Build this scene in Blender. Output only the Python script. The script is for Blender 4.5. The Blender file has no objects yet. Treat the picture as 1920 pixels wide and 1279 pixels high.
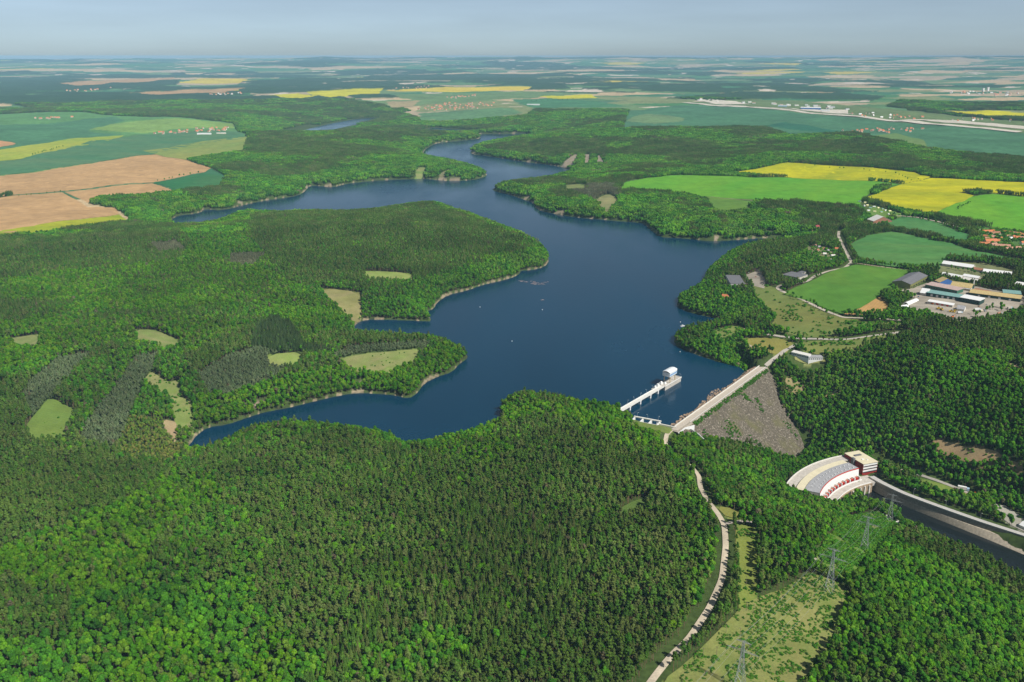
import bpy, bmesh, math, random, sys
import numpy as np
from mathutils import Vector, Matrix
from mathutils.geometry import delaunay_2d_cdt

random.seed(7)
RNG = np.random.default_rng(7)
R = math.radians
SC = bpy.context.scene
COL = SC.collection

# ------------------------------------------------------------------ camera, sky, sun, exposure
PF, PCX, PCY, PHOR = 1663.0, 960.0, 639.5, 105.0     # the photograph's focal length, centre and true horizon, in its own pixels
CAMZ = 480.0
PITCH = math.atan((PCY - PHOR) / PF)
SP, CP = math.sin(PITCH), math.cos(PITCH)
cam = bpy.data.cameras.new('camera')
cam.lens = 36 * PF / 1920
cam.clip_start, cam.clip_end = 1.0, 120000
camo = bpy.data.objects.new('camera', cam)
COL.objects.link(camo)
camo.location = (0, 0, CAMZ)
camo.rotation_euler = (R(90) - PITCH, 0, 0)
SC.camera = camo

SUN_AZ, SUN_EL = R(130), R(48)                       # clockwise from the view direction; up
world = bpy.data.worlds.new('World')
SC.world = world
world.use_nodes = True
wn, wl = world.node_tree.nodes, world.node_tree.links
bg = wn['Background']
sky = wn.new('ShaderNodeTexSky')
sky.sky_type = 'NISHITA'
sky.sun_disc = False
sky.sun_elevation = SUN_EL
sky.sun_rotation = SUN_AZ
sky.altitude = 400
sky.air_density = 0.45
sky.dust_density = 0.75
sky.ozone_density = 3.5
# thin uneven veil over the blue: paler streaks along the horizon
hsv = wn.new('ShaderNodeHueSaturation'); hsv.inputs['Saturation'].default_value = 0.64
wtc = wn.new('ShaderNodeTexCoord'); wmp = wn.new('ShaderNodeMapping'); wmp.inputs['Scale'].default_value = (3, 3, 26)
wno = wn.new('ShaderNodeTexNoise'); wno.inputs['Scale'].default_value = 1.6; wno.inputs['Detail'].default_value = 5
wmr = wn.new('ShaderNodeMapRange'); wmr.inputs[1].default_value, wmr.inputs[2].default_value = .3, .7
wmr.inputs[3].default_value, wmr.inputs[4].default_value = .92, 1.03
wl.new(wtc.outputs['Generated'], wmp.inputs['Vector']); wl.new(wmp.outputs[0], wno.inputs['Vector']); wl.new(wno.outputs[0], wmr.inputs[0])
wl.new(sky.outputs[0], hsv.inputs['Color']); wl.new(wmr.outputs[0], hsv.inputs['Value'])
wtn = wn.new('ShaderNodeMix'); wtn.data_type = 'RGBA'; wtn.blend_type = 'MULTIPLY'; wtn.inputs[0].default_value = 1
wtn.inputs[7].default_value = (.98, 1.06, 1.02, 1)
wl.new(hsv.outputs[0], wtn.inputs[6]); wl.new(wtn.outputs[2], bg.inputs[0])
bg.inputs[1].default_value = 0.105
sun = bpy.data.lights.new('sun', 'SUN')
sun.energy = 4.9
sun.angle = R(0.53)
sun.color = (1.0, 0.955, 0.88)
suno = bpy.data.objects.new('sun', sun)
COL.objects.link(suno)
to_sun = Vector((math.sin(SUN_AZ) * math.cos(SUN_EL), math.cos(SUN_AZ) * math.cos(SUN_EL), math.sin(SUN_EL)))
suno.rotation_euler = to_sun.to_track_quat('Z', 'Y').to_euler()
suno.location = (600, -200, 900)
SC.view_settings.view_transform = 'Standard'
SC.view_settings.look = 'None'
SC.view_settings.exposure = 0.0
SC.view_settings.gamma = 1.0
SC.render.engine = 'CYCLES'
SC.cycles.use_denoising = True
SC.cycles.max_bounces = 5
SC.cycles.diffuse_bounces = 2
SC.cycles.glossy_bounces = 2
SC.cycles.transmission_bounces = 2
SC.cycles.volume_bounces = 0
SC.cycles.transparent_max_bounces = 4
SC.cycles.caustics_reflective = False
SC.cycles.caustics_refractive = False

# ------------------------------------------------------------------ materials
def nodes_of(m):
    m.use_nodes = True
    nt = m.node_tree
    return nt.nodes, nt.links, nt.nodes['Principled BSDF']

MATS = {}
def mat(name, color, rough=0.8, var=0.25, scale=0.2, metal=0.0, spec=0.3):
    """A plain surface with two octaves of uneven tone in object space."""
    if name in MATS:
        return MATS[name]
    m = bpy.data.materials.new(name)
    n, l, b = nodes_of(m)
    tc = n.new('ShaderNodeTexCoord')
    no = n.new('ShaderNodeTexNoise')
    no.inputs['Scale'].default_value = scale
    no.inputs['Detail'].default_value = 6
    no.inputs['Roughness'].default_value = 0.65
    l.new(tc.outputs['Object'], no.inputs['Vector'])
    mx = n.new('ShaderNodeMix')
    mx.data_type = 'RGBA'
    lo = [c * (1 - var) for c in color]
    hi = [min(1, c * (1 + var)) for c in color]
    mr = n.new('ShaderNodeMapRange')
    mr.inputs[1].default_value, mr.inputs[2].default_value = 0.3, 0.7
    l.new(no.outputs[0], mr.inputs[0])
    l.new(mr.outputs[0], mx.inputs[0])
    mx.inputs[6].default_value = (*lo, 1)
    mx.inputs[7].default_value = (*hi, 1)
    l.new(mx.outputs[2], b.inputs['Base Color'])
    b.inputs['Roughness'].default_value = rough
    b.inputs['Metallic'].default_value = metal
    b.inputs['Specular IOR Level'].default_value = spec
    MATS[name] = m
    return m

# ------------------------------------------------------------------ noise and geometry helpers (numpy)
def _hash(ix, iy, seed):
    h = (ix.astype(np.int64) * 374761393 + iy.astype(np.int64) * 668265263 + seed * 1442695041) & 0xFFFFFFFF
    h = ((h ^ (h >> 13)) * 1274126177) & 0xFFFFFFFF
    return ((h ^ (h >> 16)) & 0xFFFFFF) / float(0xFFFFFF)

def vnoise(x, y, seed=0):
    ix, iy = np.floor(x), np.floor(y)
    fx, fy = x - ix, y - iy
    ux, uy = fx * fx * (3 - 2 * fx), fy * fy * (3 - 2 * fy)
    a, b = _hash(ix, iy, seed), _hash(ix + 1, iy, seed)
    c, d = _hash(ix, iy + 1, seed), _hash(ix + 1, iy + 1, seed)
    return (a * (1 - ux) + b * ux) * (1 - uy) + (c * (1 - ux) + d * ux) * uy

def fbm(x, y, scale, oct=4, seed=0, gain=0.5):
    s, a, t = 0.0, 1.0, 0.0
    x, y = np.asarray(x, float) / scale, np.asarray(y, float) / scale
    for k in range(oct):
        s = s + a * vnoise(x + 13.7 * k, y - 7.1 * k, seed + k)
        t += a
        a *= gain
        x, y = x * 2.03, y * 2.03
    return s / t                                       # 0..1, mean .5

def sstep(a, b, x):
    t = np.clip((x - a) / (b - a), 0, 1)
    return t * t * (3 - 2 * t)

def inside(poly, x, y):
    x, y = np.asarray(x, float), np.asarray(y, float)
    res = np.zeros(x.shape, bool)
    p = np.asarray(poly)
    m = (x >= p[:, 0].min()) & (x <= p[:, 0].max()) & (y >= p[:, 1].min()) & (y <= p[:, 1].max())
    if not m.any():
        return res
    xs, ys = x[m], y[m]
    r = np.zeros(xs.shape, bool)
    j = len(p) - 1
    for i in range(len(p)):
        xi, yi, xj, yj = p[i, 0], p[i, 1], p[j, 0], p[j, 1]
        if yi != yj:
            c = ((yi > ys) != (yj > ys)) & (xs < (xj - xi) * (ys - yi) / (yj - yi) + xi)
            r ^= c
        j = i
    res[m] = r
    return res

def dist_line(pts, x, y, closed=False):
    p = np.asarray(pts, float)
    d = np.full(np.shape(x), 1e18)
    n = len(p)
    for i in range(n if closed else n - 1):
        a, b = p[i], p[(i + 1) % n]
        ab = b - a
        L = ab @ ab + 1e-9
        t = np.clip(((x - a[0]) * ab[0] + (y - a[1]) * ab[1]) / L, 0, 1)
        d = np.minimum(d, (x - a[0] - t * ab[0]) ** 2 + (y - a[1] - t * ab[1]) ** 2)
    return np.sqrt(d)

def parse(s):
    """'x,y x,yn' -> pixel points of the photograph; n marks a border seen over the crowns of trees in front."""
    out = []
    for w in s.split():
        nn = w.endswith('n')
        a, b = w.rstrip('n').split(',')
        out.append((float(a), float(b), nn))
    return out

def ray(px, py):
    u, v = (px - PCX) / PF, (py - PCY) / PF
    return np.array([u, CP - SP * v, -(SP + CP * v)])

def unz(px, py, z=0.0):
    """The point of height z that the photograph shows at pixel px, py."""
    d = ray(px, py)
    t = (CAMZ - z) / -d[2]
    return np.array([d[0] * t, d[1] * t, z])

def chaikin(p, it=1):
    p = np.asarray(p, float)
    for _ in range(it):
        q = np.empty((2 * len(p), 2))
        nx = np.roll(p, -1, 0)
        q[0::2], q[1::2] = p * .75 + nx * .25, p * .25 + nx * .75
        p = q
    return p

# ------------------------------------------------------------------ the lake, the tailrace and the lie of the land
LAKE_PX = """1278,799 1300,778 1340,745 1385,708 1400,692 1350,680 1290,660 1262,645 1268,628 1300,622 1345,612
1352,600 1318,592 1285,584 1268,572 1272,562 1290,550 1312,540 1325,515 1345,495 1368,476 1400,466 1480,455 1490,448
1432,446 1370,451 1329,453 1294,448 1260,446 1237,445 1216,427 1206,418 1159,415 1120,411 1087,409 1037,401 1006,393
1000,380 978,373 956,365 919,357 935,350 970,347 1020,341 1050,332 1075,322 1050,312 994,305 947,298 900,291 883,289 884,281 892,276
915,271 965,262 1000,259 995,250 965,251 905,251 896,253 902,257 897,261 860,264 820,268 805,275 794,284 793,293 810,300 845,306 880,314
908,323 914,328 907,333 887,338 840,340 797,335 770,336 740,337 690,340 647,345 625,352 600,349 580,348 574,357 560,367 520,373 493,377 463,383
417,395 383,392 378,398 358,402 340,403 318,412 335,432 372,432 403,424 425,414 463,405 520,408 600,407 682,406 720,400 756,394 800,389
840,391 862,404 892,410 930,426 975,441 1013,462 1027,478 1030,489 1021,501 995,507 976,507 973,516 944,526 905,534 876,545 840,553 818,568 814,579
797,585 812,603 789,602 740,600 700,599 679,601 662,612 668,634 731,638 790,642 830,644 852,654 872,662 879,671 860,683 848,698 821,706 795,719 782,738
766,748 740,741 698,738 670,737 640,741 588,753 537,766 500,772 470,781 425,797 390,801 370,815 362,825 350,842 362,854 395,850 420,838 450,822 500,809
553,801 634,812 698,816 731,823 763,837 795,843 830,830 870,822 924,806 937,788 937,770 950,756 975,749 1010,751 1050,756 1100,767 1136,770 1160,776 1187,789 1235,800"""
LAKE = chaikin([unz(a, b)[:2] for a, b, _ in parse(LAKE_PX)], 1)
POND_PX = "556,248 585,240 620,232 650,226 690,221 712,222 690,229 655,236 625,243 600,249 575,252"
POND = chaikin([unz(a, b)[:2] for a, b, _ in parse(POND_PX)], 1)
POND2 = chaikin([unz(a, b)[:2] for a, b, _ in parse("800,243 815,239 840,242 865,243 868,248 840,249 812,248")], 1)

PHC = np.array([527.4, 940.5])                          # centre of the power station's arc
def arc(rad, a0, a1, n):
    return [PHC + rad * np.array([math.cos(R(a0 + (a1 - a0) * k / n)), math.sin(R(a0 + (a1 - a0) * k / n))]) for k in range(n + 1)]
ZW, ZR = -74.0, -60.0                                  # tailrace water; quay road
QUAY_TOP_PX = "1629,894 1645,904 1663,913 1690,926 1719,937 1768,955 1842,981 1920,1006 2020,1040 2160,1090 2350,1160"
QUAY_FOOT_PX = "1629,914 1660,931 1695,948 1730,962 1768,977 1842,1007 1920,1040 2010,1080 2130,1135 2300,1215"
NEAR_PX = "2300,1420 2100,1245 1920,1095 1866,1067 1817,1043 1756,1014 1700,988 1692,968 1660,957 1625,947 1597,930"
QTOP = [unz(a, b, ZR)[:2] for a, b, _ in parse(QUAY_TOP_PX)]
QFOOT = [unz(a, b, ZW)[:2] for a, b, _ in parse(QUAY_FOOT_PX)]
for i in range(len(QFOOT)):                            # the foot stays on the water side of the wall top
    pass
NEARB = [unz(a, b, ZW)[:2] for a, b, _ in parse(NEAR_PX)]
CANAL = np.array(arc(132.5, 141, 113.5, 8) + QFOOT + NEARB)
CR_A, CR_B = unz(1276, 798, 6)[:2], unz(1430, 687, 6)[:2]
CR_U = (CR_B - CR_A) / np.linalg.norm(CR_B - CR_A)
CR_N = np.array([CR_U[1], -CR_U[0]])                   # downstream
TOE = CR_A + CR_U * 182 + CR_N * 108
AXIS = np.array([TOE, PHC + 165 * np.array([math.cos(R(122)), math.sin(R(122))]), QFOOT[1], QFOOT[3], QFOOT[5], QFOOT[7], QFOOT[9]])

PADS = []                                              # (world polygon, z, falloff)
PADS.append((np.array(arc(134.5, 103, 152, 10) + arc(203, 152, 103, 10)), -62.5, 26))
_shelf = [(1629, 896), (1646, 868), (1700, 884), (1760, 902), (1830, 928), (1925, 958), (2200, 1060), (2350, 1160), (2160, 1092), (2020, 1042), (1920, 1008), (1842, 983), (1768, 957), (1719, 939), (1663, 915)]
PADS.append((np.array([unz(a, b, ZR)[:2] for a, b in _shelf]), ZR - .4, 45))

def height0(x, y):
    x, y = np.asarray(x, float), np.asarray(y, float)
    r = np.hypot(x, y)
    P = 44 + 32 * sstep(2300, 7500, r) + 34 * (fbm(x, y, 560, 4, 3) - .5) + 14 * np.abs(fbm(x, y, 240, 2, 8) - .5) + 40 * (fbm(x, y, 2600, 3, 9) - .5) * sstep(2500, 6000, r)
    az = np.arctan2(x, y)
    ridge = fbm(x, y, 5200, 4, 21)
    P = P + sstep(9000, 16000, r) * (ridge - .45) * 150 + sstep(17000, 40000, r) * (350 + 300 * (fbm(az * 9, r / 6000, 1, 4, 5) - .5)) * (.78 + .22 * sstep(-.5, -.12, az))
    P = np.where(r > 15000, 478 - 40 * np.log1p(np.exp(np.clip((478 - P) / 40, -30, 30))), P)
    near = r < 9500
    h = P.copy()
    xn, yn = x[near], y[near]
    if xn.size:
        Pn = P[near]
        dl = dist_line(LAKE, xn, yn, True)
        inn = inside(LAKE, xn, yn)
        for q in (POND, POND2):
            d2 = dist_line(q, xn, yn, True)
            dl = np.minimum(dl, d2 * .12 + np.maximum(0, d2 - 260) * .9)
            inn |= inside(q, xn, yn)
        hl = .5 + .42 * np.clip(dl, 0, 45) + .10 * np.clip(dl - 45, 0, None)
        k = 8.0
        hh = np.clip(.5 + .5 * (hl - Pn) / k, 0, 1)
        hn = hl * (1 - hh) + Pn * hh - k * hh * (1 - hh)
        hn = np.minimum(hn, hl)
        hn += (fbm(xn, yn, 90, 3, 31) - .5) * 7 * sstep(6, 60, dl)
        hn[inn] = -.4 - np.minimum(11, dl[inn] * .6)
        # the valley below the dam
        v = (np.abs(xn - 480) < 900) & (yn < 1500)
        if v.any():
            xv, yv = xn[v], yn[v]
            dv = np.minimum(dist_line(AXIS, xv, yv) - 22, 1e9)
            dc = dist_line(CANAL, xv, yv, True)
            ic = inside(CANAL, xv, yv)
            dv = np.maximum(np.minimum(dv, dc), 0)
            side = np.full(xv.shape, -1e18)
            best = np.full(xv.shape, 1e18)
            for i in range(len(AXIS) - 1):
                a, b = AXIS[i], AXIS[i + 1]
                ab = b - a
                t = np.clip(((xv - a[0]) * ab[0] + (yv - a[1]) * ab[1]) / (ab @ ab), 0, 1)
                d = (xv - a[0] - t * ab[0]) ** 2 + (yv - a[1] - t * ab[1]) ** 2
                s = ab[0] * (yv - a[1]) - ab[1] * (xv - a[0])
                side = np.where(d < best, s, side)
                best = np.minimum(best, d)
            slope = np.where(side > 0, .60, .39)
            hv = -72.5 + slope * dv + (fbm(xv, yv, 60, 3, 37) - .5) * 8 * sstep(10, 60, dv)
            cur = hn[v]
            k = 10.0
            hh = np.clip(.5 + .5 * (hv - cur) / k, 0, 1)
            cur = np.where(cur > -3, cur * hh + hv * (1 - hh) - k * hh * (1 - hh), np.minimum(cur, hv))
            for poly, z, fall in PADS:
                dp = dist_line(poly, xv, yv, True)
                dp[inside(poly, xv, yv)] = 0
                w = 1 - sstep(0, fall, dp)
                cur = cur * (1 - w) + z * w
            cur = np.minimum(cur, -75.5 + 1.15 * dc + np.where(side > 0, 0, 3))
            cur[ic] = -80
            hn[v] = cur
        h[near] = hn
    return h

NT, NR = 1250, 860
TH0, TH1, RR0, RR1 = R(-58), R(58), 260.0, 42000.0
def build_grid():
    th = np.linspace(TH0, TH1, NT)
    rr = np.exp(np.linspace(math.log(RR0), math.log(RR1), NR))
    T, RRR = np.meshgrid(th, rr)
    X, Y = RRR * np.sin(T), RRR * np.cos(T)
    return X, Y, height0(X.ravel(), Y.ravel()).reshape(X.shape)
GX, GY, GZ = build_grid()

def hz(x, y):
    """Height of the built ground sheet (bilinear in its own grid)."""
    x, y = np.asarray(x, float), np.asarray(y, float)
    a = (np.arctan2(x, y) - TH0) / (TH1 - TH0) * (NT - 1)
    b = (np.log(np.maximum(np.hypot(x, y), 1)) - math.log(RR0)) / math.log(RR1 / RR0) * (NR - 1)
    a, b = np.clip(a, 0, NT - 1.001), np.clip(b, 0, NR - 1.001)
    i, j = a.astype(int), b.astype(int)
    fa, fb = a - i, b - j
    return (GZ[j, i] * (1 - fa) + GZ[j, i + 1] * fa) * (1 - fb) + (GZ[j + 1, i] * (1 - fa) + GZ[j + 1, i + 1] * fa) * fb

def W(px, py, dz=0.0):
    """Where the ray through a pixel of the photograph meets the ground raised by dz."""
    d = ray(px, py)
    ts = np.geomspace(300, 60000, 4000)
    P = d[None, :] * ts[:, None]
    z = CAMZ + P[:, 2]
    g = hz(P[:, 0], P[:, 1]) + dz
    below = np.nonzero(z < g)[0]
    k = below[0] if len(below) else len(ts) - 1
    k = max(k, 1)
    f0, f1 = z[k - 1] - g[k - 1], z[k] - g[k]
    t = ts[k - 1] + (ts[k] - ts[k - 1]) * (f0 / (f0 - f1) if f0 != f1 else 0)
    return np.array([d[0] * t, d[1] * t, CAMZ + d[2] * t - dz])

def WP(s, dz=0.0, n=13.0, smooth=0):
    p = np.array([W(a, b, n if nn else dz)[:2] for a, b, nn in parse(s)])
    return chaikin(p, smooth) if smooth else p

def project(x, y, z):
    x, y, z = np.asarray(x, float), np.asarray(y, float), np.asarray(z, float) - CAMZ
    dep = y * CP - z * SP
    up = y * SP + z * CP
    return PCX + PF * x / dep, PCY - PF * up / dep, dep

# ------------------------------------------------------------------ mesh helpers
def set_props(o, label=None, cat=None, group=None, kind=None):
    if label: o['label'] = label
    if cat: o['category'] = cat
    if group: o['group'] = group
    if kind: o['kind'] = kind
    return o

def empty(name, loc, label, cat, group=None, rz=0.0):
    o = bpy.data.objects.new(name, None)
    o.empty_display_size = 1
    COL.objects.link(o)
    o.location = [float(c) for c in loc]
    o.rotation_euler = (0, 0, rz)
    return set_props(o, label, cat, group)

class MB:
    """Collects shapes and links them as one mesh object."""
    def __init__(s):
        s.v, s.f, s.m = [], [], []
    def add(s, verts, faces, mi=0):
        b = len(s.v)
        s.v += [tuple(float(c) for c in p) for p in verts]
        s.f += [tuple(b + i for i in f) for f in faces]
        s.m += [mi] * len(faces)
        return s
    def box(s, x0, x1, y0, y1, z0, z1, mi=0):
        v = [(x0, y0, z0), (x1, y0, z0), (x1, y1, z0), (x0, y1, z0), (x0, y0, z1), (x1, y0, z1), (x1, y1, z1), (x0, y1, z1)]
        return s.add(v, [(0, 3, 2, 1), (4, 5, 6, 7), (0, 1, 5, 4), (1, 2, 6, 5), (2, 3, 7, 6), (3, 0, 4, 7)], mi)
    def prism(s, poly, z0, z1, mi=0):
        n = len(poly)
        v = [(p[0], p[1], z0) for p in poly] + [(p[0], p[1], z1) for p in poly]
        return s.add(v, [tuple(range(n - 1, -1, -1)), tuple(range(n, 2 * n))] + [(i, (i + 1) % n, n + (i + 1) % n, n + i) for i in range(n)], mi)
    def tube(s, p, q, r, r2=None, n=6, mi=0):
        p, q = Vector(p), Vector(q)
        r2 = r if r2 is None else r2
        d = (q - p).normalized()
        a = d.orthogonal().normalized()
        b = d.cross(a)
        v = []
        for c, rad in ((p, r), (q, r2)):
            for k in range(n):
                t = 2 * math.pi * k / n
                v.append(tuple(c + a * math.cos(t) * rad + b * math.sin(t) * rad))
        return s.add(v, [(i, (i + 1) % n, n + (i + 1) % n, n + i) for i in range(n)] + [tuple(range(n - 1, -1, -1)), tuple(range(n, 2 * n))], mi)
    def loft(s, rows, mi=0, closed=False):
        """rows: equally long lists of 3-D points."""
        n = len(rows[0])
        v = [p for row in rows for p in row]
        f = []
        for j in range(len(rows) - 1 if not closed else len(rows)):
            j2 = (j + 1) % len(rows)
            for i in range(n - 1):
                f.append((j * n + i, j * n + i + 1, j2 * n + i + 1, j2 * n + i))
        return s.add(v, f, mi)
    def build(s, name, mats, parent=None, smooth=False, fix=True):
        me = bpy.data.meshes.new(name)
        me.from_pydata(s.v, [], s.f)
        mats = mats if isinstance(mats, (list, tuple)) else [mats]
        for m in mats: me.materials.append(m)
        me.polygons.foreach_set('material_index', s.m)
        if smooth: me.polygons.foreach_set('use_smooth', [True] * len(s.f))
        if fix and len(s.f) < 20000:
            bm = bmesh.new(); bm.from_mesh(me)
            bmesh.ops.recalc_face_normals(bm, faces=bm.faces)
            bm.to_mesh(me); bm.free()
        me.update()
        o = bpy.data.objects.new(name, me)
        COL.objects.link(o)
        if parent is not None: o.parent = parent
        return o

def arc_band(mb, r0, r1, a0, a1, z0, z1, n=24, mi=0):
    """A curved block about the power station's centre, local to PHC."""
    rows = []
    for rad, z in ((r0, z0), (r1, z0), (r1, z1), (r0, z1)):
        rows.append([(rad * math.cos(R(a0 + (a1 - a0) * k / n)), rad * math.sin(R(a0 + (a1 - a0) * k / n)), z) for k in range(n + 1)])
    mb.loft(rows, mi, closed=True)
    for k in (0, n):
        q = [rw[k] for rw in rows]
        mb.add(q, [(0, 1, 2, 3)], mi)

def densify(p, step, closed=True):
    out = []
    n = len(p)
    for i in range(n if closed else n - 1):
        a, b = np.asarray(p[i]), np.asarray(p[(i + 1) % n])
        k = max(1, int(np.linalg.norm(b - a) / step))
        out += [a + (b - a) * t / k for t in range(k)]
    if not closed: out.append(np.asarray(p[-1]))
    return np.array(out)

def drape(name, poly, m, off=.5, step=None, kind='structure', flat=None):
    """A sheet in the outline of poly laid on the ground (or at one height)."""
    poly = np.asarray(poly, float)
    c = poly.mean(0)
    rr = np.hypot(*c)
    step = step or max(4.0, rr * .009)
    b = densify(poly, step)
    pts = [tuple(q) for q in b]
    nb = len(pts)
    if flat is None:
        x0, y0 = poly.min(0); x1, y1 = poly.max(0)
        xs, ys = np.meshgrid(np.arange(x0, x1, step) + .31, np.arange(y0, y1, step) + .17)
        xs, ys = xs.ravel(), ys.ravel()
        k = inside(poly, xs, ys) & (dist_line(b, xs, ys, True) > step * .4)
        pts += list(zip(xs[k], ys[k]))
    vs, es, fs, *_ = delaunay_2d_cdt([Vector(q) for q in pts], [(i, (i + 1) % nb) for i in range(nb)], [], 1, 1e-4)
    V = np.array([tuple(q) for q in vs])
    z = hz(V[:, 0], V[:, 1]) + off if flat is None else np.full(len(V), flat)
    me = bpy.data.meshes.new(name)
    F = [tuple(f) for f in fs]
    F = [f if (V[f[1]][0] - V[f[0]][0]) * (V[f[2]][1] - V[f[0]][1]) - (V[f[1]][1] - V[f[0]][1]) * (V[f[2]][0] - V[f[0]][0]) > 0 else f[::-1] for f in F]
    me.from_pydata(np.c_[V, z].tolist(), [], F)
    me.materials.append(m)
    me.polygons.foreach_set('use_smooth', [True] * len(me.polygons))
    o = bpy.data.objects.new(name, me)
    COL.objects.link(o)
    o['kind'] = kind
    return o

def ribbon(name, pts, width, m, off=.7, step=6.0, kind='structure'):
    p = densify(np.asarray(pts, float), step, False)
    for _ in range(2):
        q = p.copy(); q[1:-1] = .25 * p[:-2] + .5 * p[1:-1] + .25 * p[2:]; p = q
    t = np.gradient(p, axis=0)
    t /= np.linalg.norm(t, axis=1)[:, None] + 1e-9
    nrm = np.c_[-t[:, 1], t[:, 0]]
    rows = []
    zc = hz(p[:, 0], p[:, 1])
    for s in (-.5, -.17, .17, .5):
        q = p + nrm * width * s
        z = np.maximum(hz(q[:, 0], q[:, 1]), zc - .3) + off + .1 * (abs(s) < .3)
        rows.append(list(map(tuple, np.c_[q, z])))
    mb = MB(); mb.loft(rows)
    o = mb.build(name, m, smooth=True)
    o['kind'] = kind
    return o

# ------------------------------------------------------------------ land cover: who grows where (world polygons)
FLOOR = (.06, .095, .025)
FOREST_REGION = WP("-500,440 0,434 100,427 245,410 215,392 165,381 188,371 327,360 407,352 425,331 394,315 350,300 455,285 462,262 442,240 437,232 330,222 215,224 210,212 120,206 0,196 -300,196 -300,179 0,181 240,173 400,178 520,188 620,190 720,197 770,215 790,228 985,217 1000,206 1180,207 1175,225 1168,243 1290,240 1400,240 1480,255 1570,252 1690,262 1760,282 1920,297 2400,320 2600,2600 -600,2600")
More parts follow.
